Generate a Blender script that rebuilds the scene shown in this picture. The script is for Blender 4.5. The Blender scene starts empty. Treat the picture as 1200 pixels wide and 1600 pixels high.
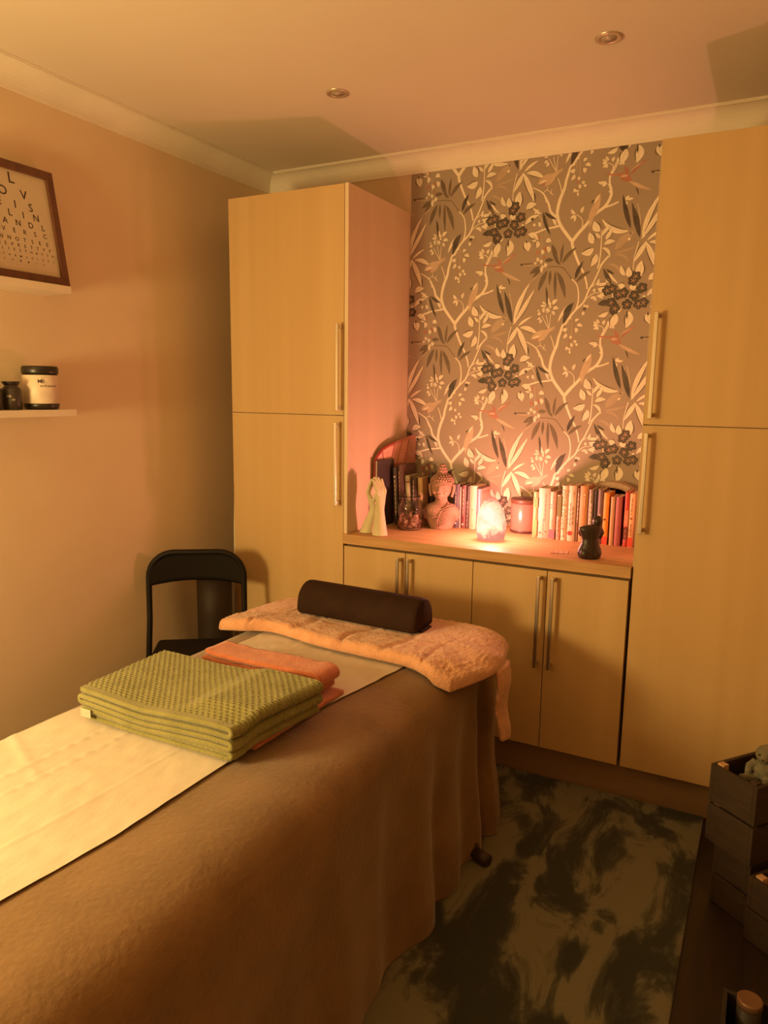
import bpy, bmesh, math, random
from mathutils import Vector, Matrix
import mathutils
PI = math.pi
sc = bpy.context.scene
COL = sc.collection

# ------------------------------------------------------------------ camera
cam_d = bpy.data.cameras.new('camera'); cam = bpy.data.objects.new('camera', cam_d); COL.objects.link(cam)
YAW, PITCH, ROLL = -0.4818, -0.1623, 0.0132
fw = Vector((math.sin(YAW)*math.cos(PITCH), math.cos(YAW)*math.cos(PITCH), math.sin(PITCH)))
rt = Vector((math.cos(YAW), -math.sin(YAW), 0)); up = rt.cross(fw)
r2 = rt*math.cos(ROLL) + up*math.sin(ROLL); u2 = up*math.cos(ROLL) - rt*math.sin(ROLL)
cam.matrix_world = Matrix(((r2.x, u2.x, -fw.x, 2.406), (r2.y, u2.y, -fw.y, -2.6986), (r2.z, u2.z, -fw.z, 1.5302), (0, 0, 0, 1)))
cam_d.sensor_fit = 'HORIZONTAL'; cam_d.sensor_width = 36.0; cam_d.lens = 36.0*1146.9/1200.0
cam_d.clip_start = .02
sc.camera = cam

# ------------------------------------------------------------------ world, lamps, exposure
w = bpy.data.worlds.new('world'); sc.world = w; w.use_nodes = True
w.node_tree.nodes['Background'].inputs[0].default_value = (1, .55, .25, 1)
w.node_tree.nodes['Background'].inputs[1].default_value = 0.0
vs = sc.view_settings
vs.view_transform = 'Standard'; vs.look = 'None'; vs.gamma = 1.0; vs.use_curve_mapping = False
vs.exposure = 0.0
def point(name, loc, power, col, rad):
    d = bpy.data.lights.new(name, 'POINT'); d.energy = power; d.color = col; d.shadow_soft_size = rad
    o = bpy.data.objects.new(name, d); o.location = loc; COL.objects.link(o); return o
point('room_lamp', (.46, -2.80, 1.35), 136, (1, .70, .26), .20)      # the lamp left of the couch's foot, just out of frame
SALT_POWER = 34.0

# ------------------------------------------------------------------ materials
MATS = {}
def mat(name, c1, c2=None, scale=6, detail=4, stretch=(1, 1, 1), rough=.6, bump=0, bscale=60, metal=0, spec=.5, coat=0, sheen=0, lo=.35, hi=.65, bdetail=3):
    if name in MATS: return MATS[name]
    m = bpy.data.materials.new(name); m.use_nodes = True; nt = m.node_tree; N = nt.nodes; K = nt.links
    p = N['Principled BSDF']
    p.inputs['Roughness'].default_value = rough; p.inputs['Metallic'].default_value = metal
    p.inputs['Specular IOR Level'].default_value = spec; p.inputs['Coat Weight'].default_value = coat
    p.inputs['Sheen Weight'].default_value = sheen
    tc = N.new('ShaderNodeTexCoord'); mp = N.new('ShaderNodeMapping'); mp.inputs['Scale'].default_value = stretch
    K.new(tc.outputs['Object'], mp.inputs['Vector'])
    if c2 is None: c2 = tuple(min(1, c*1.06) for c in c1); 
    n = N.new('ShaderNodeTexNoise'); n.inputs['Scale'].default_value = scale; n.inputs['Detail'].default_value = detail
    K.new(mp.outputs[0], n.inputs['Vector'])
    r = N.new('ShaderNodeValToRGB'); r.color_ramp.elements[0].position = lo; r.color_ramp.elements[1].position = hi
    r.color_ramp.elements[0].color = (*c1, 1); r.color_ramp.elements[1].color = (*c2, 1)
    K.new(n.outputs['Fac'], r.inputs['Fac']); K.new(r.outputs['Color'], p.inputs['Base Color'])
    if bump:
        b = N.new('ShaderNodeBump'); b.inputs['Strength'].default_value = bump; b.inputs['Distance'].default_value = .004
        n2 = N.new('ShaderNodeTexNoise'); n2.inputs['Scale'].default_value = bscale; n2.inputs['Detail'].default_value = bdetail
        K.new(mp.outputs[0], n2.inputs['Vector']); K.new(n2.outputs['Fac'], b.inputs['Height']); K.new(b.outputs['Normal'], p.inputs['Normal'])
    MATS[name] = m; return m

def glass_mat():
    m = bpy.data.materials.new('clear_glass'); m.use_nodes = True; p = m.node_tree.nodes['Principled BSDF']
    p.inputs['Base Color'].default_value = (.93, .9, .88, 1); p.inputs['Roughness'].default_value = .02
    p.inputs['Transmission Weight'].default_value = 1; p.inputs['IOR'].default_value = 1.45
    return m

def salt_mat():
    m = bpy.data.materials.new('glowing_salt'); m.use_nodes = True; nt = m.node_tree; N = nt.nodes; K = nt.links
    for n in list(N): N.remove(n)
    out = N.new('ShaderNodeOutputMaterial'); tc = N.new('ShaderNodeTexCoord')
    sep = N.new('ShaderNodeSeparateXYZ'); K.new(tc.outputs['Object'], sep.inputs[0])
    # glow painted into the emission, fading from a point near the rock's front
    d = N.new('ShaderNodeVectorMath'); d.operation = 'DISTANCE'; d.inputs[1].default_value = (.0, -.055, .105)
    K.new(tc.outputs['Object'], d.inputs[0])
    nz = N.new('ShaderNodeTexNoise'); nz.inputs['Scale'].default_value = 20; nz.inputs['Detail'].default_value = 7; nz.inputs['Roughness'].default_value = .65; nz.inputs['Distortion'].default_value = .8
    K.new(tc.outputs['Object'], nz.inputs['Vector'])
    a = N.new('ShaderNodeMath'); a.operation = 'MULTIPLY_ADD'; a.inputs[1].default_value = .16; K.new(nz.outputs['Fac'], a.inputs[0]); K.new(d.outputs['Value'], a.inputs[2])
    r = N.new('ShaderNodeValToRGB'); e = r.color_ramp.elements
    e[0].position = .10; e[0].color = (1, .97, .80, 1); e[1].position = .235; e[1].color = (.42, .13, .085, 1)
    x = e.new(.14); x.color = (1, .78, .46, 1); x = e.new(.175); x.color = (.60, .21, .14, 1)
    K.new(a.outputs[0], r.inputs['Fac'])
    em = N.new('ShaderNodeEmission'); em.inputs['Strength'].default_value = 1.6; K.new(r.outputs['Color'], em.inputs['Color'])
    tr = N.new('ShaderNodeBsdfTransparent'); tr.inputs['Color'].default_value = (1, .62, .5, 1)
    mx = N.new('ShaderNodeMixShader'); mr = N.new('ShaderNodeMapRange'); mr.inputs[1].default_value = .0; mr.inputs[2].default_value = .085; mr.inputs[3].default_value = .985; mr.inputs[4].default_value = .62
    K.new(sep.outputs['Z'], mr.inputs[0]); K.new(mr.outputs[0], mx.inputs['Fac'])
    K.new(tr.outputs[0], mx.inputs[1]); K.new(em.outputs[0], mx.inputs[2]); K.new(mx.outputs[0], out.inputs['Surface'])
    return m

# ------------------------------------------------------------------ helpers
def link(name, me, m=None, parent=None, smooth=False, loc=None):
    o = bpy.data.objects.new(name, me); COL.objects.link(o)
    if m is not None:
        me.materials.clear(); me.materials.append(m)
    if smooth:
        for p in me.polygons: p.use_smooth = True
    if parent is not None: o.parent = parent
    if loc is not None: o.location = loc
    return o
def obj(name, bm, m, parent=None, smooth=False, loc=None):
    bmesh.ops.recalc_face_normals(bm, faces=bm.faces)
    me = bpy.data.meshes.new(name); bm.to_mesh(me); bm.free()
    return link(name, me, m, parent, smooth, loc)
def thing(name, label, cat, loc=(0, 0, 0), rz=0, group=None):
    o = bpy.data.objects.new(name, None); COL.objects.link(o); o.location = loc; o.rotation_euler = (0, 0, rz)
    o.empty_display_size = .05; tag(o, label, cat, group); return o
def tag(o, label, cat, group=None):
    o['label'] = label; o['category'] = cat
    if group: o['group'] = group
    return o
def struct(o): o['kind'] = 'structure'; return o
def stuff(o): o['kind'] = 'stuff'; return o
def box(bm, x0, x1, y0, y1, z0, z1, bev=0, seg=2, M=None):
    r = bmesh.ops.create_cube(bm, size=1); vs = r['verts']
    for v in vs: v.co = Vector(((x0+x1)/2+v.co.x*(x1-x0), (y0+y1)/2+v.co.y*(y1-y0), (z0+z1)/2+v.co.z*(z1-z0)))
    if bev:
        es = list({e for v in vs for e in v.link_edges})
        rr = bmesh.ops.bevel(bm, geom=es, offset=bev, segments=seg, affect='EDGES', profile=.5)
        vs = list({v for f in rr['faces'] for v in f.verts} | {v for v in vs if v.is_valid})
    if M is not None:
        for v in vs: v.co = M @ v.co
    return vs
def bx(*a, **k):
    bm = bmesh.new(); box(bm, *a, **k); return bm
def lathe(bm, prof, n=32, c=(0, 0, 0)):
    rings = []
    for (r, z) in prof:
        if r < 1e-5: rings.append([bm.verts.new((c[0], c[1], c[2]+z))])
        else: rings.append([bm.verts.new((c[0]+r*math.cos(2*PI*i/n), c[1]+r*math.sin(2*PI*i/n), c[2]+z)) for i in range(n)])
    for a, b in zip(rings, rings[1:]):
        for i in range(n):
            j = (i+1) % n
            if len(a) == 1 and len(b) == 1: continue
            if len(a) == 1: bm.faces.new((a[0], b[i], b[j]))
            elif len(b) == 1: bm.faces.new((a[i], a[j], b[0]))
            else: bm.faces.new((a[i], a[j], b[j], b[i]))
def tube(bm, pts, rad, n=10, closed=False, cap=True):
    pts = [Vector(p) for p in pts]; rings = []; N = len(pts)
    prev = None
    for i, p in enumerate(pts):
        t = (pts[(i+1) % N]-pts[i-1]) if closed else (pts[min(i+1, N-1)]-pts[max(i-1, 0)])
        t.normalize()
        if prev is None:
            a = Vector((0, 0, 1)) if abs(t.z) < .9 else Vector((1, 0, 0)); s = t.cross(a).normalized()
        else: s = (prev-t*prev.dot(t)).normalized()
        prev = s; u = t.cross(s); r = rad[i] if isinstance(rad, (list, tuple)) else rad
        rings.append([bm.verts.new(p+(s*math.cos(2*PI*k/n)+u*math.sin(2*PI*k/n))*r) for k in range(n)])
    M = N if closed else N-1
    for i in range(M):
        a, b = rings[i], rings[(i+1) % N]
        for k in range(n): bm.faces.new((a[k], a[(k+1) % n], b[(k+1) % n], b[k]))
    if cap and not closed: bm.faces.new(rings[0]); bm.faces.new(rings[-1])
def loft(bm, secs, n=24, cap=True):
    """secs: (cx, cy, z, rx, ry)"""
    rings = [[bm.verts.new((cx+rx*math.cos(2*PI*i/n), cy+ry*math.sin(2*PI*i/n), z)) for i in range(n)] for cx, cy, z, rx, ry in secs]
    for a, b in zip(rings, rings[1:]):
        for i in range(n): bm.faces.new((a[i], a[(i+1) % n], b[(i+1) % n], b[i]))
    if cap: bm.faces.new(rings[0]); bm.faces.new(rings[-1])
def ball(bm, c, r, u=12, v=8, rot=None):
    q = bmesh.ops.create_uvsphere(bm, u_segments=u, v_segments=v, radius=1)
    for x in q['verts']:
        p = Vector((x.co.x*r[0], x.co.y*r[1], x.co.z*r[2]))
        if rot is not None: p = rot @ p
        x.co = p + Vector(c)
def grid(bm, nu, nv, fn, closed_u=False):
    V = [[bm.verts.new(fn(i/(nu if closed_u else nu-1), j/(nv-1))) for j in range(nv)] for i in range(nu)]
    for i in range(nu if closed_u else nu-1):
        for j in range(nv-1):
            a, b = V[i], V[(i+1) % nu]; bm.faces.new((a[j], b[j], b[j+1], a[j+1]))
    return V
def extrude_poly(bm, pts, d):
    """pts: list of Vectors (planar outline); d: Vector thickness"""
    a = [bm.verts.new(p) for p in pts]; b = [bm.verts.new(Vector(p)+d) for p in pts]; n = len(a)
    bm.faces.new(a); bm.faces.new(b[::-1])
    for i in range(n): bm.faces.new((a[i], a[(i+1) % n], b[(i+1) % n], b[i]))
DG = None
def applied(o):
    dg = bpy.context.evaluated_depsgraph_get(); ev = o.evaluated_get(dg)
    me = bpy.data.meshes.new_from_object(ev, depsgraph=dg); return me
def skin_mesh(name, nodes, edges, m, parent, root=0, sub=2, loc=None):
    me = bpy.data.meshes.new(name); me.from_pydata([n[0] for n in nodes], edges, [])
    o = bpy.data.objects.new(name+'_skeleton', me); COL.objects.link(o)
    sk = o.modifiers.new('s', 'SKIN'); sk.use_smooth_shade = True
    for i, n in enumerate(nodes):
        r = n[1]; me.skin_vertices[0].data[i].radius = (r, r) if not isinstance(r, tuple) else r
        me.skin_vertices[0].data[i].use_root = (i == root)
    sb = o.modifiers.new('u', 'SUBSURF'); sb.levels = sub; sb.render_levels = sub
    me2 = applied(o); bpy.data.objects.remove(o); me2.name = name
    return link(name, me2, m, parent, True, loc)
def remeshed(name, bm, m, parent, vox, smooth_it=4, loc=None):
    me = bpy.data.meshes.new(name); bm.to_mesh(me); bm.free()
    o = bpy.data.objects.new(name+'_raw', me); COL.objects.link(o)
    r = o.modifiers.new('r', 'REMESH'); r.mode = 'VOXEL'; r.voxel_size = vox
    s = o.modifiers.new('s', 'SMOOTH'); s.iterations = smooth_it; s.factor = .5
    me2 = applied(o); bpy.data.objects.remove(o); me2.name = name
    return link(name, me2, m, parent, True, loc)
FONT_CACHE = {}
def text_bm(bm, s, size, M, align='CENTER', depth=.0002):
    k = (s, align)
    if k not in FONT_CACHE:
        cu = bpy.data.curves.new('t', 'FONT'); cu.body = s; cu.size = 1; cu.align_x = align; cu.align_y = 'CENTER'; cu.resolution_u = 3; cu.offset = .006
        o = bpy.data.objects.new('t', cu); COL.objects.link(o); me = applied(o); bpy.data.objects.remove(o); FONT_CACHE[k] = me
    me = FONT_CACHE[k]; n0 = len(bm.verts)
    vs = [bm.verts.new(M @ Vector((v.co.x*size, v.co.y*size, 0))) for v in me.vertices]
    for p in me.polygons:
        try: bm.faces.new([vs[i] for i in p.vertices])
        except ValueError: pass
def frame_mat(o, x, y):
    """matrix whose local X, Y are the given directions and whose origin is o"""
    x = Vector(x).normalized(); z = x.cross(Vector(y)).normalized(); y = z.cross(x)
    return Matrix(((x.x, y.x, z.x, o[0]), (x.y, y.y, z.y, o[1]), (x.z, y.z, z.z, o[2]), (0, 0, 0, 1)))
def catmull(P, t):
    n = len(P)-1; f = min(max(t, 0), 1)*n; i = min(int(f), n-1); u = f-i
    a, b, c, d = P[max(i-1, 0)], P[i], P[i+1], P[min(i+2, n)]
    return tuple(.5*(2*q+(r-p)*u+(2*p-5*q+4*r-s)*u*u+(3*q-p-3*r+s)*u**3) for p, q, r, s in zip(a, b, c, d))
NZ = mathutils.noise

# ------------------------------------------------------------------ room shell
CT = .9193; D = .577; CEIL = 2.6134
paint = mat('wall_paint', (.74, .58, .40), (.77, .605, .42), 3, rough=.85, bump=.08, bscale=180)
white = mat('ceiling_paint', (.74, .66, .56), (.76, .68, .58), 2, rough=.9)
covem = mat('coving_paint', (.80, .73, .62), rough=.7)
woodfloor = mat('dark_floor', (.020, .013, .008), (.034, .02, .011), 5, 6, (8, .7, 8), rough=.45)
struct(obj('floor', bx(-.1, 3.05, -4.4, .7, -.1, 0), woodfloor))
struct(obj('ceiling', bx(-.1, 3.05, -4.4, .7, CEIL, CEIL+.1), white))
struct(obj('wall_left', bx(-.1, 0, -4.4, .7, 0, CEIL), paint))
low_bounce = mat('low_bounce_wall', (.38, .26, .16), rough=.9)  # unseen walls coloured darker to cut bounced light and deepen the shadows
struct(obj('wall_right', bx(2.95, 3.05, -4.4, .7, 0, CEIL), low_bounce))
wall_back = struct(obj('wall_back', bx(0, 2.95, D, .7, 0, CEIL), paint))
struct(obj('wall_front', bx(0, 2.95, -4.4, -4.3, 0, CEIL), low_bounce))
def coving(name, along_x):
    bm = bmesh.new(); c = .081; prof = [(0, 0)]
    prof += [(0, c), (.006, c)]
    for i in range(9):
        a = i/8*PI/2; prof.append((.006+(c-.012)*(1-math.cos(a)), c-.004-(c-.012)*math.sin(a)))
    prof += [(c-.006, .004), (c, .004), (c, 0)]
    def P(s, d, z):
        return Vector((s, D-d, CEIL-z)) if along_x else Vector((d, s, CEIL-z))
    lo, hi = (0, 2.95) if along_x else (-4.3, D)
    a = [bm.verts.new(P(lo, d, z)) for d, z in prof]; b = [bm.verts.new(P(hi, d, z)) for d, z in prof]; n = len(a)
    bm.faces.new(a); bm.faces.new(b[::-1])
    for i in range(n): bm.faces.new((a[i], a[(i+1) % n], b[(i+1) % n], b[i]))
    return struct(obj(name, bm, covem))
coving('trim_1', True); coving('trim_2', False)

# wallpaper: a printed sheet pasted on the back wall between the two tall units
wp = struct(obj('trim_3', bx(.816, 2.006, D-.0012, D-.0002, CT, 2.535), mat('wallpaper_ground', (.36, .285, .215), (.385, .305, .23), 3, rough=.55, bump=.05, bscale=300)))
INK = {'w': ('white_print', (.84, .76, .60), (.9, .82, .66)), 'd': ('dark_print', (.045, .032, .024), (.10, .07, .05)), 'm': ('brown_print', (.13, .092, .06), (.18, .13, .085)),
       'r': ('rose_print', (.43, .17, .12), (.5, .22, .16)), 'k': ('blush_print', (.57, .42, .30), (.66, .50, .37)), 'p': ('tan_print', (.46, .35, .25), (.5, .38, .28))}
ML=[[4000,-626,3755,-190,353,0.1,"w"],[3752,-1106,3578,-630,321,-0.1,"w"],[3800,-1308,3289,-1467,321,0.15,"w"],[3942,-1526,3729,-2013,289,0.05,"w"],[4120,-807,4503,-422,184,0.15,"w"],[4275,-970,4531,-541,200,-0.1,"w"],[4220,-1153,4671,-1062,224,0.1,"w"],[4148,-1283,4499,-1697,160,0.25,"w"],[4060,-899,3837,-664,144,0,"w"],[424,2292,1093,3976,241,0.08,"w"],[389,2181,1307,3693,224,-0.06,"w"],[-107,2552,-1232,3133,249,0.28,"w"],[-38,2643,-440,4022,186,0.04,"d"],[346,2257,-65,3688,230,-0.02,"d"],[631,2099,185,1321,233,-0.06,"w"],[571,2101,1141,818,265,0.02,"w"],[731,2067,1566,1723,241,0.15,"w"],[630,2118,1258,2524,104,0.1,"w"],[-628,1850,134,2544,334,0.12,"p"],[-681,1641,-15,1287,96,0.4,"p"],[-916,1302,-279,795,111,0.35,"p"],[-644,1736,279,1959,89,-0.1,"p"],[1122,1230,1143,781,59,0.1,"d"],[-3,2474,-62,2438,81,0,"d"],[-133,2196,-15,2268,104,0,"w"],[-1792,3050,-1351,4165,312,-0.08,"k"],[-1535,3495,-1341,3864,148,0.1,"r"],[-1771,3049,-1540,3647,74,0.1,"p"],[-1721,2818,-1578,3535,111,0,"k"],[-1704,3788,-1550,3920,59,0.3,"d"],[-1587,3801,-1371,4129,88,0,"w"],[-2355,3437,-2532,3637,160,0.1,"w"],[-2100,3445,-2003,3707,144,0.1,"w"],[-2375,3399,-2563,3254,104,0.1,"w"],[-2353,3379,-2387,3112,104,0.1,"w"],[-317,3774,-184,3953,112,0.1,"w"],[-278,3791,1,3814,104,0.1,"w"],[-316,3737,-249,3585,96,0.1,"w"],[-638,-1690,-105,-2029,312,0.05,"r"],[-591,-1807,-259,-1798,111,0.1,"k"],[-512,-1706,-1231,-1593,81,0.12,"r"],[-178,-1757,475,-1238,111,0.12,"r"],[-203,-1640,257,-1358,52,0.1,"k"],[-262,-1720,-440,-1411,148,0,"r"],[-251,-1994,689,-2454,141,-0.05,"k"],[48,-2260,194,-2616,52,0.1,"d"],[-343,-1761,-172,-1914,148,0,"r"],[-1079,-1108,-1212,-933,131,0.1,"w"],[-1141,-1149,-1335,-1033,131,0.1,"w"],[-1160,-1188,-1351,-1191,122,0.1,"w"],[-1116,-1247,-1324,-1349,122,0.1,"w"],[-1157,-1267,-1153,-1405,96,0.1,"w"],[-929,-1184,-852,-987,140,0.1,"w"],[-697,-1220,-725,-1024,96,0.1,"w"],[-612,-1257,-443,-1333,149,0.1,"w"],[-1133,-1939,-1475,-1917,175,0.1,"w"],[-1132,-1979,-1298,-2103,114,0.1,"w"],[-651,-1336,-531,-1217,105,0.1,"w"],[444,686,467,1344,389,0,"w"],[100,689,-21,1131,294,0.1,"w"],[-152,784,-341,1210,210,0.1,"w"],[788,591,1239,748,316,0.1,"w"],[-135,364,-390,439,263,0.1,"w"],[220,176,216,486,316,0,"w"],[768,-56,1362,284,242,0.1,"w"],[722,-103,605,-60,158,0,"w"],[933,-473,1385,-747,294,0.1,"w"],[801,-801,967,-1199,368,0.05,"w"],[106,-667,27,-1341,379,0.1,"w"],[-390,-767,-591,-1328,368,-0.1,"w"],[-748,-676,-1154,-826,210,0.1,"w"],[-683,-477,-545,-827,148,0,"d"],[-391,-553,-547,-788,111,0,"d"],[-692,-244,-1212,-325,260,0,"d"],[-836,-284,-1043,-343,114,0,"w"],[23,-627,38,-994,74,0,"d"],[855,-733,882,-886,66,0,"d"],[-251,-482,-425,-716,210,0,"w"],[-678,472,-1069,1158,163,0.06,"d"],[-590,875,-950,1110,96,0.1,"d"],[-411,489,-867,1090,87,0.16,"w"],[-877,260,-1235,319,307,0.1,"w"],[-830,105,-1204,27,201,-0.1,"w"],[-887,531,-1262,494,175,0.1,"w"],[-1260,417,-1187,727,96,0.1,"w"],[-1267,27,-989,-109,158,0.1,"w"],[-1329,-12,-1539,-51,114,0.1,"w"],[-1455,-12,-1259,-188,149,0.1,"w"],[-1378,183,-1362,339,131,0.1,"w"],[-627,130,-604,-263,52,0.1,"w"],[-794,531,-912,744,136,0,"w"],[1183,330,1372,498,105,0.2,"w"],[1259,405,1496,347,87,-0.2,"w"],[1033,179,1156,66,133,0,"d"],[1124,-85,1227,-180,158,0,"w"],[1395,-9,1445,-235,114,0,"w"],[1374,403,1040,628,84,0.1,"w"],[1309,-690,1115,-769,193,0.1,"w"],[1354,-804,1347,-1089,219,0.1,"w"],[1728,-837,1962,-853,245,0.1,"w"],[1797,-1063,1888,-1327,210,0.1,"w"],[1568,-1181,1598,-1389,193,0.1,"w"],[1386,-1489,1395,-1680,149,0.1,"w"],[1509,-1601,1576,-1771,175,0.1,"w"],[1732,-1748,1741,-1939,184,0.1,"w"],[1563,-1905,1594,-2154,114,0.1,"w"],[1276,-1683,1321,-1797,105,0.1,"w"],[1618,-1827,1645,-1980,131,0.1,"w"],[1357,-861,1354,-975,59,0,"m"],[1571,-1238,1591,-1332,59,0,"m"],[1806,-844,1884,-854,59,0,"m"],[1388,-1546,1392,-1623,59,0,"m"],[1735,-1805,1743,-1881,59,0,"m"],[1450,-1183,1341,-1375,148,0,"r"],[1700,-1065,1789,-1291,171,0,"r"],[1383,-576,1409,-727,148,0,"r"],[1659,-1445,1705,-1596,111,0,"r"],[1553,384,1939,-628,133,-0.1,"d"],[1611,373,2169,29,126,-0.12,"d"],[1971,140,2124,-233,96,0,"w"],[3179,2244,3338,2346,160,0.08,"w"],[3260,2097,3502,2037,184,0.08,"w"],[3211,1991,3241,1774,192,0.08,"w"],[2843,1965,2641,1898,208,0.08,"w"],[2835,1766,2697,1551,176,0.08,"w"],[2989,1654,3016,1508,160,0.08,"w"],[3184,1469,3229,1323,144,0.08,"w"],[3249,1304,3345,1230,112,0.08,"w"],[3043,1344,3072,1162,160,0.08,"w"],[2865,1202,2836,1038,176,0.08,"w"],[2962,1128,3005,1018,136,0.08,"w"],[3005,1018,3012,879,96,0.08,"w"],[2775,2184,2914,2360,136,0.08,"w"],[2877,2361,3004,2411,96,0.08,"w"],[3485,2662,3476,2484,168,0.08,"w"],[3582,2871,3729,2830,136,0.08,"w"],[3511,2839,3578,2942,88,0.08,"w"],[2742,2113,2846,2254,104,0.08,"w"],[3469,2609,3473,2538,55,0,"m"],[3225,1937,3230,1847,55,0,"m"],[2753,1895,2845,1929,55,0,"m"],[2746,1677,2799,1731,55,0,"m"],[2849,1148,2852,1085,55,0,"m"],[3567,2819,3537,2696,148,0,"d"],[2961,1491,2967,1382,89,0,"r"],[2665,2151,3078,3070,230,0.1,"d"],[2435,2248,2987,3056,120,0.14,"w"],[2642,2585,2988,3045,89,0.1,"d"],[2317,-1771,1995,-985,171,0.06,"m"],[2434,-1806,2518,-969,119,0.06,"m"],[2492,-1823,3086,-1184,171,0.14,"m"],[3081,-2503,3399,-1762,171,0.08,"d"],[3126,-2633,3740,-2199,163,0.14,"m"],[2060,-1664,1708,-1653,126,0,"m"],[1853,4456,1479,3557,215,-0.06,"m"],[1985,4447,1971,3821,126,0,"m"],[2217,4451,2268,3170,133,-0.03,"m"],[2281,4376,2691,3212,208,0.1,"m"],[1830,3774,1929,2931,96,0.03,"d"],[2404,4652,2101,5116,126,0.1,"m"],[1522,-1868,1059,-2170,208,0.06,"m"],[1547,-1982,1187,-2347,126,0.05,"m"],[1238,-1722,617,-1718,59,0.05,"m"],[740,-1773,618,-1738,96,0,"d"],[1746,-1614,2117,-1644,141,0.05,"m"],[1534,-2136,997,-2579,29,0.1,"k"],[1988,-985,2255,-1697,148,0.1,"m"],[722,-1812,1522,-1868,29,0.05,"k"],[1851,2959,1621,2987,160,0.1,"w"],[1869,2977,1708,3165,136,0.1,"w"],[1999,3044,1947,3317,120,0.1,"w"],[2059,2969,2052,3114,176,0.1,"w"],[2152,3001,2367,3208,200,0.1,"w"],[2099,2931,2006,2899,120,0.1,"w"],[1838,2832,1651,2767,241,0.1,"w"],[1951,2864,1886,2649,241,0.1,"w"],[1720,2910,1769,2689,200,0.1,"w"],[2180,2819,2435,2827,200,0.1,"w"],[2147,2730,2251,2545,144,0.1,"w"],[1616,2695,1506,2589,176,0.1,"w"],[1574,2770,1497,2773,160,0.1,"w"],[1626,2475,1516,2369,200,0.1,"w"],[1668,2400,1600,2219,160,0.1,"w"],[1804,2761,1994,2754,176,0.1,"w"],[1245,1545,2075,1894,297,0.1,"k"],[1442,1485,1933,1696,111,0.1,"r"],[1321,1580,1665,1684,80,0,"w"],[1587,1704,2112,1912,81,0.1,"p"],[1630,1592,2295,2053,208,0.05,"k"],[1560,1446,2007,1731,186,0,"k"],[2114,1875,2349,2088,148,0,"p"]]
MS=[[[2631,2079,2553,1791,2489,1574,2430,1246,2313,953,2231,696],96,126,"w"],[[2430,1246,2278,880,2190,511,2180,177,2335,-232,2662,-676,2873,-934],126,133,"w"],[[2873,-934,3113,-635,3430,-301,3741,66,4161,355,4358,677,4386,927,4290,1215],141,96,"w"],[[4309,893,4382,999,4306,1250,4300,1535,4399,1781],104,52,"w"],[[4399,1781,4558,2095,4713,2441],52,37,"w"],[[2873,-934,2898,-1120,3004,-1417,3218,-1898,3426,-2265,3559,-2635,3620,-2933],126,59,"w"],[[2372,-213,2146,-277,1645,-329],96,66,"w"],[[1684,-329,1298,-444,1025,-541],66,89,"w"],[[1580,1037,1770,700,1883,364,2146,103],81,111,"w"],[[1054,1437,1416,1225,1620,999,1670,776],37,74,"w"],[[4163,319,4447,389,4709,488],74,59,"w"],[[2125,140,2117,-83,2163,-233],44,22,"w"],[[2631,2079,2842,2326,3153,2710,3499,3052,3688,3537,3852,3810,4071,4319,4196,4588,4458,4880],96,44,"w"],[[4013,-2135,4080,-1689,4101,-1100,4089,-589],59,29,"w"],[[4081,-2021,4422,-1607],37,22,"w"],[[3153,2710,3248,2992,3262,3382,3168,3776,2934,4036],66,44,"w"],[[2934,4036,2737,4295,2540,4520,2240,4592,1865,4598],37,29,"m"],[[3566,3155,3876,3388,4124,3411],37,22,"w"],[[3824,3671,4030,3807,4452,3829],29,22,"w"],[[312,2108,179,1472,159,981],37,29,"w"],[[170,3602,316,2966,321,2370],14,14,"w"],[[53,3534,196,2971,278,2446],14,14,"w"],[[-128,3058,-52,2681],26,14,"w"],[[760,3610,514,2958,438,2441],14,11,"d"],[[1131,3153,757,2800,537,2437],18,11,"d"],[[-1661,3501,-1416,3641,-1361,3865],18,14,"w"],[[-1816,3127,-1658,3425],18,14,"w"],[[-1574,3421,-1471,3454],22,18,"m"],[[-2055,2714,-2024,3059,-2116,3273,-2354,3418],37,22,"w"],[[-895,-1518,-924,-1302,-1160,-1188],37,22,"w"],[[-972,-1737,-775,-1378,-544,-866],52,37,"w"],[[-936,-2132,-1088,-2018,-1154,-1960],29,18,"w"],[[1518,-537,1558,-1143,1553,-1524],18,14,"k"],[[1688,-423,1709,-686],18,14,"k"],[[1259,405,1490,66,1532,-424],22,14,"w"],[[3021,2428,3041,1924,3046,1634],18,14,"k"],[[2918,2288,2880,1964],18,14,"k"],[[2697,2258,2897,2684,3046,3000],22,11,"w"],[[1700,2546,1867,2248,2033,1987],26,26,"w"],[[1889,2576,1959,2318,2031,2023],26,26,"w"],[[2097,2605,2073,2314,2061,2023],26,26,"w"],[[1497,1150,1685,1258,1965,1032],29,22,"w"],[[1678,1406,1705,1239],22,22,"w"],[[1848,1070,1876,1292],22,22,"w"],[[1320,1599,1625,1703],18,14,"w"],[[1366,1449,1752,1479],14,14,"r"],[[2123,1692,2231,1433,2323,1119],29,44,"w"]]
MF=[[186,567,275],[569,257,275],[-167,93,275],[277,-31,275],[6,-385,275],[466,-382,275],[-641,281,275],[-642,-284,275],[-840,219,275],[-476,-534,275],[-364,31,275],[659,-339,275],[288,730,275]]

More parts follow.
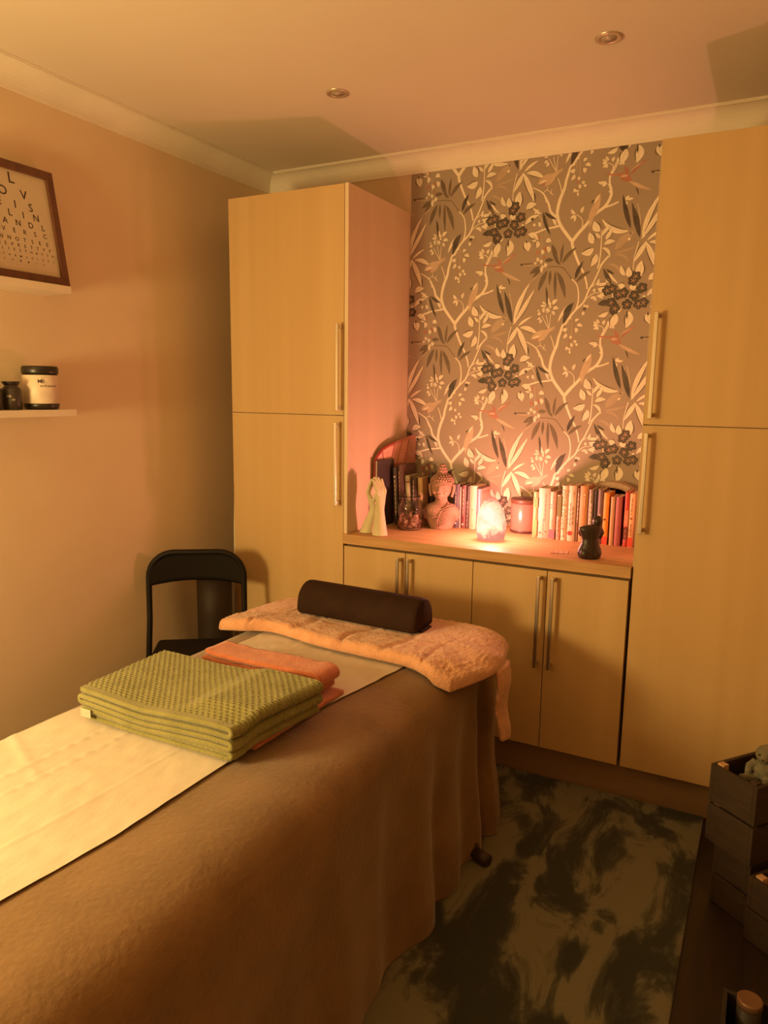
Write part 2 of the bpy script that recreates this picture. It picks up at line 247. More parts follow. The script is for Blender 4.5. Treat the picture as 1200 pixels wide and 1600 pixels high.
def leaf_pts(bx_, bz, tx, tz, wd, bend):
    L = math.hypot(tx-bx_, tz-bz); dx, dz = (tx-bx_)/L, (tz-bz)/L; nx, nz = -dz, dx
    a = []; b = []; n = 9
    for i in range(n+1):
        t = i/n; h = wd*.5*(math.sin(PI*t**.85)**.9 if 0 < t < 1 else 0); off = bend*L*4*t*(1-t)*.5
        cx, cz = bx_+dx*L*t+nx*off, bz+dz*L*t+nz*off
        a.append((cx+nx*h, cz+nz*h)); b.append((cx-nx*h, cz-nz*h))
    return a, b
def print_layer():
    BM = {k: bmesh.new() for k in INK}
    LIM = (.8175, 2.005, CT+.002, 2.532)
    def inside(x, z, m=.0): return LIM[0]+m < x < LIM[1]-m and LIM[2]+m < z < LIM[3]-m
    def poly(col, pts, lay):
        if not any(inside(x, z) for x, z in pts): return
        v = [BM[col].verts.new((x, D-.0014-lay, z)) for x, z in pts]
        try: BM[col].faces.new(v)
        except ValueError: pass
    for i in range(-2, 4):
        for j in range(-5, 6):
            ox, oz = 1.2965+.53*i, 1.616-.326*i-.652*j
            T = lambda x, z: (ox+x*1e-4, oz+z*1e-4)
            if not (-.6 < ox-1.3 < 1.5 and .3 < oz < 3.2): continue
            ZL = 0
            for si, (p, w0, w1, col) in enumerate(MS):
                q = [(p[k], p[k+1]) for k in range(0, len(p), 2)]; n = 5*(len(q)-1)
                c = [catmull(q, t/n) for t in range(n+1)]
                for t in range(n):
                    a, b = c[t], c[t+1]; wa = (w0+(w1-w0)*t/n)/2; wb = (w0+(w1-w0)*(t+1)/n)/2
                    def nr(k):
                        u, v = c[max(k-1, 0)], c[min(k+1, n)]; l = math.hypot(v[0]-u[0], v[1]-u[1]) or 1; return -(v[1]-u[1])/l, (v[0]-u[0])/l
                    na, nb = nr(t), nr(t+1)
                    poly(col, [T(a[0]+na[0]*wa, a[1]+na[1]*wa), T(b[0]+nb[0]*wb, b[1]+nb[1]*wb), T(b[0]-nb[0]*wb, b[1]-nb[1]*wb), T(a[0]-na[0]*wa, a[1]-na[1]*wa)], si*2e-6)
            for idx, (x0, z0, x1, z1, wd, bend, col) in enumerate(ML):
                a, b = leaf_pts(x0, z0, x1, z1, wd, bend); lay = .0001+.0002*(col in 'wk')+.0004*(col == 'd')+idx*4e-7
                n = len(a)-1
                for t in range(n): poly(col, [T(*a[t]), T(*a[t+1]), T(*b[t+1]), T(*b[t])] if 0 < t < n-1 else ([T(*a[0]), T(*a[1]), T(*b[1])] if t == 0 else [T(*a[t]), T(*a[n]), T(*b[t])]), lay)
                if col == 'w' and wd > 130:          # drawn midrib and one shaded edge
                    for t in range(1, 7):
                        m0 = ((a[t][0]+b[t][0])/2, (a[t][1]+b[t][1])/2); m1 = ((a[t+1][0]+b[t+1][0])/2, (a[t+1][1]+b[t+1][1])/2)
                        l = math.hypot(m1[0]-m0[0], m1[1]-m0[1]) or 1; nx, nz = -(m1[1]-m0[1])/l*4, (m1[0]-m0[0])/l*4
                        poly('p', [T(m0[0]+nx, m0[1]+nz), T(m1[0]+nx, m1[1]+nz), T(m1[0]-nx, m1[1]-nz), T(m0[0]-nx, m0[1]-nz)], lay+.0003)
                    for t in range(1, n-1):
                        f = .16; e = b
                        poly('m' if wd > 150 else 'p', [T(*e[t]), T(*e[t+1]), T(e[t+1][0]+(a[t+1][0]-e[t+1][0])*f, e[t+1][1]+(a[t+1][1]-e[t+1][1])*f), T(e[t][0]+(a[t][0]-e[t][0])*f, e[t][1]+(a[t][1]-e[t][1])*f)], lay+.0003)
            for fi, (fx, fz, fr) in enumerate(MF):
                for k in range(5):
                    an = k*2*PI/5+fi*.7; r_ = fr*.85
                    c_ = (fx+math.cos(an)*fr*.46, fz+math.sin(an)*fr*.46)
                    poly('d', [T(c_[0]+math.cos(q*PI/5)*fr*.36, c_[1]+math.sin(q*PI/5)*fr*.36) for q in range(10)], .0009+fi*2e-6+k*3e-7)
                for k in range(5):
                    an = k*2*PI/5+fi*.7; ca, sa = math.cos(an), math.sin(an)
                    poly('k', [T(fx+ca*fr*.06-sa*fr*.05, fz+sa*fr*.06+ca*fr*.05), T(fx+ca*fr*.55, fz+sa*fr*.55), T(fx+ca*fr*.06+sa*fr*.05, fz+sa*fr*.06-ca*fr*.05)], .00112+fi*2e-6)
                poly('r', [T(fx+math.cos(q*PI/4)*fr*.13, fz+math.sin(q*PI/4)*fr*.13) for q in range(8)], .00118+fi*2e-6)
    for k, bm in BM.items():
        for co, no in (((LIM[0], 0, 0), (-1, 0, 0)), ((LIM[1], 0, 0), (1, 0, 0)), ((0, 0, LIM[2]), (0, 0, -1)), ((0, 0, LIM[3]), (0, 0, 1))):
            bmesh.ops.bisect_plane(bm, geom=bm.verts[:]+bm.edges[:]+bm.faces[:], plane_co=co, plane_no=no, clear_outer=True)
        nm, c1, c2 = INK[k]
        me = bpy.data.meshes.new(nm); 
        for f in bm.faces:
            f.normal_update()
            if f.normal.y > 0: f.normal_flip()
        bm.to_mesh(me); bm.free()
        stuff(link(nm, me, mat(nm, c1, c2, 25, rough=.5), wp))
print_layer()

# ------------------------------------------------------------------ rug
def tie_dye():
    m = bpy.data.materials.new('tie_dye_pile'); m.use_nodes = True; nt = m.node_tree; N = nt.nodes; K = nt.links; p = N['Principled BSDF']
    p.inputs['Roughness'].default_value = .95; p.inputs['Sheen Weight'].default_value = .2
    tc = N.new('ShaderNodeTexCoord'); mp = N.new('ShaderNodeMapping'); mp.inputs['Rotation'].default_value = (0, 0, .5); mp.inputs['Scale'].default_value = (1.7, .85, 1)
    K.new(tc.outputs['Object'], mp.inputs['Vector'])
    n = N.new('ShaderNodeTexNoise'); n.inputs['Scale'].default_value = 3.4; n.inputs['Detail'].default_value = 9; n.inputs['Roughness'].default_value = .62; n.inputs['Distortion'].default_value = .9
    K.new(mp.outputs[0], n.inputs['Vector'])
    r = N.new('ShaderNodeValToRGB'); e = r.color_ramp.elements; e[0].position = .45; e[0].color = (.020, .027, .021, 1); e[1].position = .56; e[1].color = (.185, .175, .115, 1)
    x = e.new(.5); x.color = (.06, .064, .045, 1)
    K.new(n.outputs['Fac'], r.inputs[0]); K.new(r.outputs[0], p.inputs['Base Color'])
    b = N.new('ShaderNodeBump'); b.inputs['Strength'].default_value = .5; b.inputs['Distance'].default_value = .004
    n2 = N.new('ShaderNodeTexNoise'); n2.inputs['Scale'].default_value = 350; K.new(tc.outputs['Object'], n2.inputs['Vector']); K.new(n2.outputs['Fac'], b.inputs['Height']); K.new(b.outputs[0], p.inputs['Normal'])
    return m
RUG = bmesh.new(); box(RUG, .55, 2.31, -2.6, .042, 0, .012, bev=.005)
tag(obj('rug', RUG, tie_dye()), 'large dark green and beige tie-dye rug on the dark floor under the couch', 'rug')

# ------------------------------------------------------------------ kitchen units
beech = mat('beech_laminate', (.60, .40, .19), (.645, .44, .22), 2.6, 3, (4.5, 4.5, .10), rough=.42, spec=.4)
beech_edge = mat('beech_edge', (.50, .30, .17), rough=.5)
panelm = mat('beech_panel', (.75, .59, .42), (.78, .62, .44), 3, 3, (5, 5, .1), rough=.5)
carc = mat('carcass', (.50, .36, .22), rough=.6)
steel = mat('brushed_steel', (.62, .56, .47), (.7, .63, .53), 40, 3, (1, 1, .02), rough=.32, metal=1)
def handle(parent, x, z0, z1):
    bm = bmesh.new(); box(bm, x-.0065, x+.0065, -.041, -.031, z0, z1, bev=.002)
    for z in (z0+.012, z1-.012): box(bm, x-.006, x+.006, -.031, .0005, z-.007, z+.007, bev=.0015)
    return obj('handle', bm, steel, parent)
def door(parent, x0, x1, z0, z1, hx, h0, h1):
    d = obj('door', bx(x0+.0015, x1-.0015, 0, .019, z0+.0015, z1-.0015, bev=.0012), beech, parent)
    handle(d, hx, h0, h1); return d
t = thing('tall_cabinet', 'tall beech two-door cabinet standing by the left wall behind the black chair', 'cabinet', (0, 0, 0))
obj('carcass', bx(.199, .794, .021, .575, .15, 2.358), carc, t)
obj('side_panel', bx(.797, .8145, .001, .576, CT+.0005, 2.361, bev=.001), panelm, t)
bm = bmesh.new(); extrude_poly(bm, [Vector((.197, .02, 2.3)), Vector((.198, .02, 1.42)), Vector((.178, .02, .9)), Vector((.160, .02, 0)), Vector((.198, .02, 0)), Vector((.1985, .02, 1.4))], Vector((0, .012, 0)))
obj('filler_strip', bm, mat('pale_filler', (.70, .62, .50), rough=.6), t)
door(t, .1973, .797, 1.4284, 2.361, .784, 1.449, 1.807); door(t, .1973, .797, .15, 1.4284, .776, 1.045, 1.402)
t = thing('tall_cabinet', 'tall beech two-door cabinet right of the floral wallpaper, reaching the picture edge', 'cabinet', (0, 0, 0))
obj('carcass', bx(2.0095, 2.652, .021, .575, .15, 2.358), carc, t)
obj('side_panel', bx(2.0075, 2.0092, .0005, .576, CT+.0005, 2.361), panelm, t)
door(t, 2.0083, 2.61, 1.4284, 2.361, 2.034, 1.45, 1.807); door(t, 2.0083, 2.61, .15, 1.4284, 2.028, 1.047, 1.403)
for x, lab in ((.799, 'beech base cabinet with two doors under the left half of the worktop'), (1.399, 'beech base cabinet with two doors under the right half of the worktop')):
    t = thing('base_cabinet', lab, 'cabinet', (0, 0, 0))
    obj('carcass', bx(x+.002, x+.598, .021, .575, .15, .866), carc, t)
    h = (1.079, 1.126) if x < 1 else (1.676, 1.729)
    door(t, x, x+.3, .15, .8673, h[0], .488, .851); door(t, x+.3, x+.6, .15, .8673, h[1], .488, .851)
tag(obj('plinth', bx(.199, 2.655, .055, .071, 0, .1495), mat('plinth_wood', (.30, .19, .11), (.34, .22, .13), 4, 4, (.6, 10, 10), rough=.5)), 'beech plinth board running along the floor beneath the cabinets', 'plinth')
wt = bmesh.new(); box(wt, .7968, 2.004, -.0115, .5755, .8775, CT, bev=.002)
tag(obj('worktop', wt, mat('oak_block', (.50, .29, .13), (.62, .37, .18), 4, 6, (1.2, 16, 16), rough=.6, spec=.3)), 'oak worktop spanning the niche above the two base cabinets', 'worktop')

# ------------------------------------------------------------------ ceiling spots
rim = mat('spot_rim', (.62, .52, .42), rough=.35, metal=.6); lens = mat('spot_lens', (.45, .38, .3), rough=.2)
for (x, y, lab) in ((.886, -.205, 'unlit recessed ceiling spot nearer the left cabinet'), (1.86, -.205, 'unlit recessed ceiling spot nearer the right cabinet')):
    t = thing('ceiling_spot', lab, 'spotlight', (x, y, CEIL))
    bm = bmesh.new(); lathe(bm, [(.0425, -.0003), (.0415, -.004), (.036, -.006), (.026, -.0045), (.024, -.0008)], 40); obj('rim', bm, rim, t, True)
    bm = bmesh.new(); lathe(bm, [(.0235, -.0006), (.0225, -.005), (.012, -.0025), (.010, -.0055), (0, -.0065)], 32); obj('lamp_lens', bm, lens, t, True)

# ------------------------------------------------------------------ wall shelves and what stands on them
shelfm = mat('white_shelf', (.78, .68, .55), rough=.5)
tag(obj('wall_shelf', bx(.0005, .15, -1.75, -.8155, 1.861, 1.886, bev=.001), shelfm), 'white floating shelf on the left wall carrying the framed letter chart', 'shelf')
tag(obj('wall_shelf', bx(.0005, .15, -1.75, -.821, 1.428, 1.452, bev=.001), shelfm), 'white floating shelf on the left wall carrying the jar and bottles', 'shelf')
# letter chart: leans back on the upper shelf, local X along +y, local Y up the picture, local Z towards the room
fx = thing('letter_chart', 'dark wood framed letter chart leaning on the upper white shelf', 'picture', (.098, -.955, 1.8885))
lean = frame_mat((0, 0, 0), (0, 1, 0), (-.066, 0, .398))
frm = mat('walnut_frame', (.115, .042, .022), (.16, .06, .03), 5, 5, (6, 6, 1), rough=.5)
FW, FH, FB = .165, .4, .027
def chart_part(name, m, x0, x1, y0, y1, z0, z1, bev=0, par=fx):
    return obj(name, bx(x0, x1, y0, y1, z0, z1, bev=bev, M=lean), m, par)
chart_part('frame_rail', frm, -FW, FW, 0, FB, 0, .018, .002); chart_part('frame_rail', frm, -FW, FW, FH-FB, FH, 0, .018, .002)
chart_part('frame_stile', frm, -FW, -FW+FB, FB, FH-FB, 0, .018, .002); chart_part('frame_stile', frm, FW-FB, FW, FB, FH-FB, 0, .018, .002)
card = chart_part('chart_card', mat('chart_paper', (.62, .52, .40), rough=.7), -FW+FB, FW-FB, FB, FH-FB, .002, .006)
rows = [('L', .034, .344, 0), ('OV', .029, .2955, .080), ('EIS', .025, .257, .060), ('BLIN', .0215, .225, .050), ('DANDL', .0185, .195, .0485), ('OVERSC', .0145, .167, .040), ('ANNOTSEE', .0125, .139, .0295), ('THEPRETTYF', .0105, .118, .0245), ('OLLIESTHATTH', .0085, .101, .0215), ('EYTHEMSELVES', .007, .081, .0215), ('COMMIT', .006, .065, .030)]
bm = bmesh.new()
for s, h, y, sp in rows:
    n = len(s)
    for i, ch in enumerate(s):
        M = lean @ Matrix.Translation((( i-(n-1)/2)*sp, y, .0064)); text_bm(bm, ch, h*1.52, M)
stuff(obj('printed_letters', bm, mat('chart_ink', (.03, .02, .015), rough=.7), card))
# jar with label
def place_text(bm, s, size, r, ang, z, face=1):
    """letters bent round a cylinder of radius r about the local z axis; ang is the middle"""
    n = len(s); wd = size*.58
    for i, ch in enumerate(s):
        a = ang+((i-(n-1)/2)*wd)/r
        M = frame_mat((r*math.cos(a), r*math.sin(a), z), (-math.sin(a), math.cos(a), 0), (0, 0, 1)); text_bm(bm, ch, size, M)
black = mat('black_plastic', (.022, .015, .011), rough=.35); ink = mat('label_ink', (.05, .03, .02), rough=.7); pale_ink = mat('pale_ink', (.55, .45, .33), rough=.7)
j = thing('supplement_jar', 'white labelled jar with black lid at the end of the lower shelf', 'jar', (.082, -.914, 1.4525))
bm = bmesh.new(); lathe(bm, [(0, 0), (.052, 0), (.058, .006), (.060, .019), (.0585, .021), (.0585, .122), (.055, .124), (0, .124)], 40); obj('jar_body', bm, mat('jar_dark', (.03, .02, .014), rough=.3), j, True)
bm = bmesh.new(); lathe(bm, [(.0592, .021), (.0597, .0215), (.0597, .1195), (.0592, .12)], 40); lb = obj('label', bm, mat('jar_label', (.72, .58, .46), (.76, .62, .5), 9, rough=.45), j, True)
bm = bmesh.new(); lathe(bm, [(0, .1245), (.0595, .1245), (.061, .127), (.061, .146), (.057, .1515), (0, .1515)], 40); obj('lid', bm, black, j, True)
bm = bmesh.new(); A = math.atan2(-1.7, 2.32)
place_text(bm, 'MB.', .019, .0601, A+.12, .098); place_text(bm, 'enhance', .0145, .0601, A+.42, .083)
for k in range(5):
    for q in range(14): place_text(bm, '-', .006, .0601, A+.3+(q-7)*.055, .063-k*.005)
place_text(bm, '----', .009, .0601, A+.15, .113)
stuff(obj('label_print', bm, ink, lb))
def bottle(y, lab, txt):
    b = thing('small_bottle', lab, 'bottle', (.078, y, 1.4525), group=None)
    bm = bmesh.new(); lathe(bm, [(0, 0), (.031, 0), (.033, .003), (.033, .066), (.028, .074), (.022, .079), (.021, .081), (0, .081)], 28); bd = obj('bottle_body', bm, mat('bottle_dark', (.045, .032, .024), rough=.4), b, True)
    bm = bmesh.new(); lathe(bm, [(0, .0815), (.020, .0815), (.023, .083), (.029, .093), (.029, .0965), (0, .0965)], 28); obj('cap', bm, black, b, True)
    bm = bmesh.new(); place_text(bm, txt[0], .012, .0334, A-.12, .046); place_text(bm, txt[1], .009, .0334, A+.05, .034); stuff(obj('label_print', bm, pale_ink, bd))
bottle(-1.028, 'small black bottle beside the white jar on the lower shelf', ('MB.', '--MY'))
bottle(-1.103, 'black bottle cut off by the picture edge on the lower shelf', ('-', '---'))

# ------------------------------------------------------------------ treatment couch and its linen
BX0, BX1, BY0, BY1, BZ = .745, 1.625, -2.35, -.325, .68
darkwood = mat('couch_wood', (.05, .022, .012), rough=.5)
t = thing('treatment_couch', 'padded treatment couch hidden under a brown fleece, one wooden foot showing', 'couch', (1.185, -1.34, .0))
obj('padded_top', bx(-.36, .36, -.95, .95, .585, .640, bev=.02), mat('couch_vinyl', (.10, .06, .04), rough=.5), t)
obj('frame', bx(-.34, .34, -.92, .92, .53, .5845), darkwood, t)
for sx in (-1, 1):
    for sy in (-1, 1):
        if (sx, sy) == (1, 1):
            lg = bmesh.new(); tube(lg, [(.34, .85, .55), (.37, .76, .3), (.475, .755, .025)], [.022, .022, .02], 8)
            L_ = obj('leg', lg, darkwood, t)
            f = bmesh.new(); tube(f, [(.445, .76, .034), (.50, .735, .034), (.53, .725, .033)], [.019, .0215, .020], 12); obj('foot', f, mat('foot_rubber', (.045, .025, .015), rough=.45), L_, True)
        else: obj('leg', bx(sx*.33-.022, sx*.33+.022, sy*.85-.022, sy*.85+.022, .0125, .53, bev=.003), darkwood, t)
fleece = mat('brown_fleece', (.19, .105, .042), (.24, .135, .058), 7, 5, rough=.95, bump=.5, bscale=75, sheen=.35, spec=.1, bdetail=6)
def blanket():
    # outline of the top as a closed loop, with outward normals
    def outline(inset):
        pts = []; R_ = max(.07-inset, .012); x0_, x1_, y0_, y1_ = BX0+inset*.6, BX1-inset, BY0+inset, BY1-inset
        corners = [(x1_-R_, y0_+R_, -PI/2), (x1_-R_, y1_-R_, 0), (x0_+R_, y1_-R_, PI/2), (x0_+R_, y0_+R_, PI)]; cnt = (95, 33, 95, 33)
        for ci, (cx, cy, a0) in enumerate(corners):
            for k in range(9): a = a0+k/8*PI/2; pts.append((cx+R_*math.cos(a), cy+R_*math.sin(a), math.cos(a), math.sin(a)))
            nx_, ny_, _ = corners[(ci+1) % 4]; a = a0+PI/2; x0, y0 = cx+R_*math.cos(a), cy+R_*math.sin(a); x1, y1 = nx_+R_*math.cos(a), ny_+R_*math.sin(a)
            n = cnt[ci]
            for k in range(1, n): pts.append((x0+(x1-x0)*k/n, y0+(y1-y0)*k/n, math.cos(a), math.sin(a)))
        return pts
    prof = [(-.24, 0), (-.21, 0)]+[(-.17+.17*k/11, -.08*(1-(1-(k/11)**2.4)**.5)) for k in range(12)]
    H = 26
    bm = bmesh.new(); rings = []
    for lvl in range(len(prof)+H):
        ring = []; pts = outline(-prof[lvl][0] if lvl < len(prof) else 0)
        for (x, y, nx, ny) in pts:
            if lvl < len(prof):
                o_ = 0; z = BZ+prof[lvl][1]
            else:
                tt = (lvl-len(prof)+1)/H; z = BZ-.08-(BZ-.08-.016)*tt
                o_ = .022*tt+.004*math.sin(tt*9)
                rip = .010*math.sin(y*13+1.2*tt)+.007*math.sin(y*29+x*21+2)+.006*math.sin(x*31)
                o_ += rip*tt**.8
                g = lambda c, s: math.exp(-((y-c)/s)**2)
                if nx > .3:
                    o_ += tt**.7*(-.075*g(-.505, .028)+.020*g(-.58, .05)+.022*g(-.75, .07)-.022*g(-.87, .035)+.012*g(-1.0, .07)-.02*g(-1.17, .05)+.0*g(-1.4, .1)+.03*g(-.43, .03))
                if ny > .3 and nx > -.2: o_ += .03*tt*math.exp(-((x-1.58)/.05)**2)
            nzv = NZ.noise(Vector((x*5, y*5, z*5)))*.006+NZ.noise(Vector((x*16, y*16, z*16)))*.0022
            ring.append(bm.verts.new((x+nx*o_+(nx*nzv if lvl > 9 else 0), y+ny*o_+(ny*nzv if lvl > 9 else 0), max(.0135, z+(nzv*.3 if 1 < lvl < 10 else 0)))))
        rings.append(ring)
    n = len(pts)
    for a, b in zip(rings, rings[1:]):
        for i in range(n): bm.faces.new((a[i], a[(i+1) % n], b[(i+1) % n], b[i]))
    bm.faces.new(rings[0])
    o = obj('fleece_blanket', bm, fleece, None, True)
    return tag(o, 'brown fleece blanket draped over the couch down to the rug', 'blanket')
blanket()
# couch roll paper
paper = mat('couch_paper', (.64, .57, .51), (.68, .61, .54), 5, 4, (3, 1, 1), rough=.75, bump=.22, bscale=28, bdetail=5)
RE = [(-2.33, 1.325), (-2.016, 1.337), (-1.795, 1.362), (-1.471, 1.366), (-1.121, 1.394), (-.771, 1.452), (-.55, 1.47)]
LE = [(-2.33, .812), (-1.653, .818), (-1.49, .822), (-.834, .878), (-.55, .875)]
def lerp_tab(T, y):
    for (a, b), (c, d) in zip(T, T[1:]):
        if y <= c: return b+(d-b)*(y-a)/(c-a)
    return T[-1][1]
def paper_pt(u, v):
    y = -2.33+1.78*v; x0, x1 = lerp_tab(LE, y), lerp_tab(RE, y); x = x0+(x1-x0)*u
    z = BZ+.0052+.0022*NZ.noise(Vector((x*9, y*4, 3)))+.0012*NZ.noise(Vector((x*30, y*22, 1)))
    for c in (.30, .42): z += .0022*math.exp(-((u-c-.012*math.sin(y*7))/.012)**2)*(1 if math.sin(y*160) > -.3 else .2)
    z += .0015*math.exp(-((u-.74)/.006)**2)+.002*math.exp(-((y+1.62+.25*u)/.012)**2)*(u < .4)
    if y > -1.0: z += .0035*abs(NZ.noise(Vector((x*24, y*11, 9))))
    return (x, y, max(z, BZ+.0035))
bm = bmesh.new(); grid(bm, 90, 220, paper_pt)
pp = obj('couch_paper', bm, paper, None, True); tag(pp, 'white paper sheet laid lengthways on the brown fleece', 'paper')
# peach throw
peach = mat('peach_plush', (.66, .34, .20), (.75, .41, .26), 30, 4, rough=.95, bump=1.0, bscale=150, sheen=.5, spec=.1, bdetail=5)
TC = [((.724, -.742, .690), (.708, -.56, .694), (.728, -.31, .684)), ((.82, -.742, .702), (.83, -.5, .695), (.83, -.275, .690)), ((.93, -.703, .703), (.93, -.48, .693), (.93, -.268, .69)),
      ((1.14, -.742, .703), (1.14, -.5, .693), (1.14, -.262, .69)), ((1.30, -.752, .703), (1.30, -.5, .693), (1.30, -.27, .69)), ((1.465, -.757, .700), (1.46, -.5, .697), (1.45, -.278, .69)),
      ((1.545, -.775, .690), (1.575, -.56, .703), (1.57, -.30, .695)), ((1.58, -.782, .670), (1.66, -.60, .69), (1.64, -.32, .68)), ((1.625, -.768, .652), (1.708, -.585, .665), (1.668, -.335, .655))]
def throw_pt(u, v):
    f = catmull([c[0] for c in TC], u); m = catmull([c[1] for c in TC], u); b = catmull([c[2] for c in TC], u)
    return Vector(catmull([f, m, b], v))
def throw_surface():
    bm = bmesh.new(); NU, NV = 150, 60
    seams = [.165, .30, .44, .565, .70]
    def both(top):
        V = []
        for i in range(NU):
            row = []
            for k in range(NV):
                u, v = i/(NU-1), k/(NV-1); p = throw_pt(u, v)
                e = min(u/.018, (1-u)/.03, v/.07, (1-v)/.06, 1); th = (.016+.020*max(0, 1-v/.40)**.6)*math.sqrt(max(0, 1-(1-e)**2))
                q = 1-.30*sum(math.exp(-((u-s-.012*math.sin(v*9+s*20))/.007)**2) for s in seams)*(v < .62)
                q *= 1+.16*NZ.noise(Vector((p.x*10, p.y*10, 0)))
                fold = .010*math.exp(-((v-.55-.5*(u-.8))/.06)**2)*max(0, (u-.62)/.38) + .008*math.exp(-((v-.3+.3*(u-.7))/.04)**2)*max(0, (u-.66)/.34)
                fz = .0045*NZ.noise(p*95)+.003*NZ.noise(p*200)
                if top: p.z += th*q+fold*e+fz*e
                else: p.z -= th*.25
                row.append(bm.verts.new(p))
            V.append(row)
        return V
    A_ = both(True); B_ = both(False)
    for G, fl_ in ((A_, 0), (B_, 1)):
        for i in range(NU-1):
            for k in range(NV-1):
                f = (G[i][k], G[i+1][k], G[i+1][k+1], G[i][k+1]); bm.faces.new(f[::-1] if fl_ else f)
    bmesh.ops.remove_doubles(bm, verts=bm.verts[:], dist=.00005)
    return bm
th = tag(obj('plush_throw', throw_surface(), peach, None, True), 'peach plush throw laid across the head of the couch', 'throw')
bm = bmesh.new()
def strip_pt(u, v):
    a = u*2*PI; z = .665-.25*v; cx = 1.702+.010*v+.006*math.sin(v*8); cy = -.50-.02*(1-v)
    p = Vector((cx+.017*math.cos(a)*(1-.12*v), cy+.06*math.sin(a)*(1-.35*v), z)); n = .003*NZ.noise(p*110); return p+Vector((math.cos(a), math.sin(a), 0))*n
G = grid(bm, 40, 40, strip_pt, closed_u=True); bm.faces.new([g[-1] for g in G]); bm.faces.new([g[0] for g in G])
obj('hanging_corner', bm, peach, th, True)
# bolster
bol = thing('bolster', 'dark brown half-round bolster cushion on the peach throw', 'bolster', (1.1475, -.445, .7155), rz=-.03)
def bolster_bm():
    bm = bmesh.new(); L2 = .247; n = 40; secs = []
    sec = []
    for i in range(25):
        a = PI*i/24; sec.append((.075*math.cos(a), .012+.098*math.sin(a)**.85))
    sec = sec+[(-.073, .004), (-.066, 0), (.066, 0), (.073, .004)]
    ends = [(-L2, .88), (-L2+.003, .94), (-L2+.009, .985), (-L2+.022, 1)]
    ends = ends+[(-L2+.022+(2*L2-.044)*k/12, 1) for k in range(1, 12)]+[(-x, s) for x, s in ends[::-1]]
    rings = [[bm.verts.new((x, y*s, .052+(z-.052)*s if s < 1 else z)) for y, z in sec] for x, s in ends]
    for a, b in zip(rings, rings[1:]):
        m = len(a)
        for i in range(m): bm.faces.new((a[i], a[(i+1) % m], b[(i+1) % m], b[i]))
    bm.faces.new(rings[0]); bm.faces.new(rings[-1]); return bm
leather = mat('brown_leatherette', (.028, .013, .008), (.036, .017, .010), 14, rough=.8, bump=.1, bscale=240, spec=.15)
obj('cushion', bolster_bm(), leather, bol, True)
bm = bmesh.new(); box(bm, .20, .255, -.03, .045, -.004, .003, bev=.001); obj('fabric_tab', bm, leather, bol)

# ------------------------------------------------------------------ folded towels
def ribbon_towel(name, path, y0, y1, th, m, parent, ny, wave, waffle=0, hem=0, widen=lambda v, x: 1):
    """path: list of (x, z) of the folded ribbon seen from its cut end; swept from y0 to y1"""
    pts = path; n = len(pts); nor = []
    for i in range(n):
        a, b = pts[max(i-1, 0)], pts[min(i+1, n-1)]; l = math.hypot(b[0]-a[0], b[1]-a[1]) or 1; nor.append((-(b[1]-a[1])/l, (b[0]-a[0])/l))
    bm = bmesh.new()
    def side(sg):
        G = []
        for i, ((x, z), (nx, nz)) in enumerate(zip(pts, nor)):
            row = []
            for k in range(ny+1):
                v = k/ny; y = y0+(y1-y0)*v
                o_ = sg*th/2
                if waffle and v*(y1-y0) > hem:
                    rw = math.floor(y/.0105); cx_ = (i_len[i]/.0175+.5*(rw % 2)) % 1-.5; cy_ = (y/.0105) % 1-.5
                    o_ += sg*waffle*(.25-1.75*max(0, 1-(cx_/.36)**2-(cy_/.42)**2))
                elif waffle: o_ -= sg*.001
                wz = wave(x, y)
                row.append(bm.verts.new(((x+nx*o_)*widen(v, x), y, z+nz*o_+wz)))
            G.append(row)
        return G
    i_len = [0]
    for a, b in zip(pts, pts[1:]): i_len.append(i_len[-1]+math.hypot(b[0]-a[0], b[1]-a[1]))
    A_, B_ = side(1), side(-1)
    for i in range(n-1):
        for k in range(ny):
            bm.faces.new((A_[i][k], A_[i+1][k], A_[i+1][k+1], A_[i][k+1])); bm.faces.new((B_[i][k], B_[i][k+1], B_[i+1][k+1], B_[i+1][k]))
        bm.faces.new((A_[i][0], B_[i][0], B_[i+1][0], A_[i+1][0])); bm.faces.new((A_[i][ny], A_[i+1][ny], B_[i+1][ny], B_[i][ny]))
    for i in (0, n-1):
        for k in range(ny): bm.faces.new((A_[i][k], A_[i][k+1], B_[i][k+1], B_[i][k]))
    return obj(name, bm, m, parent, True)
def zigzag(x0, x1, zs, step, top_step=None):
    """ribbon path running back and forth between x0 and x1 at the heights zs, rounded at the folds"""
    P = []; s = 1
    for li, z in enumerate(zs):
        a, b = (x0, x1) if s > 0 else (x1, x0); st_ = top_step if (top_step and li == 0) else step
        n = max(2, int(abs(b-a)/st_))
        P += [(a+(b-a)*k/n, z) for k in range(n+1)]
        if li < len(zs)-1:
            r = (z-zs[li+1])/2; c = z-r
            for k in range(1, 6): q = PI*k/6; P.append((b+s*r*math.sin(q)*.9, c+r*math.cos(q)))
        s = -s
    return P
green = mat('green_waffle', (.225, .215, .075), (.275, .26, .10), 20, 4, rough=.95, bump=.6, bscale=260, sheen=.3, spec=.1)
orange = mat('coral_terry', (.55, .16, .075), (.62, .20, .10), 30, 4, rough=.95, bump=1.0, bscale=220, sheen=.4, spec=.1, bdetail=5)
t = thing('folded_towel', 'coral terry towel folded behind and under the green waffle towel', 'towel', (1.16, -1.2, BZ+.006), rz=-.035)
ow = lambda x, y: .003*math.sin(x*17)+.0025*NZ.noise(Vector((x*30, y*30, 0)))
ribbon_towel('towel_layers', zigzag(-.195, .205, [.0705, .050, .030], .012), .105, .198, .018, orange, t, 20, lambda x, y: ow(x, y)+.006*math.exp(-((x-.19)/.03)**2))
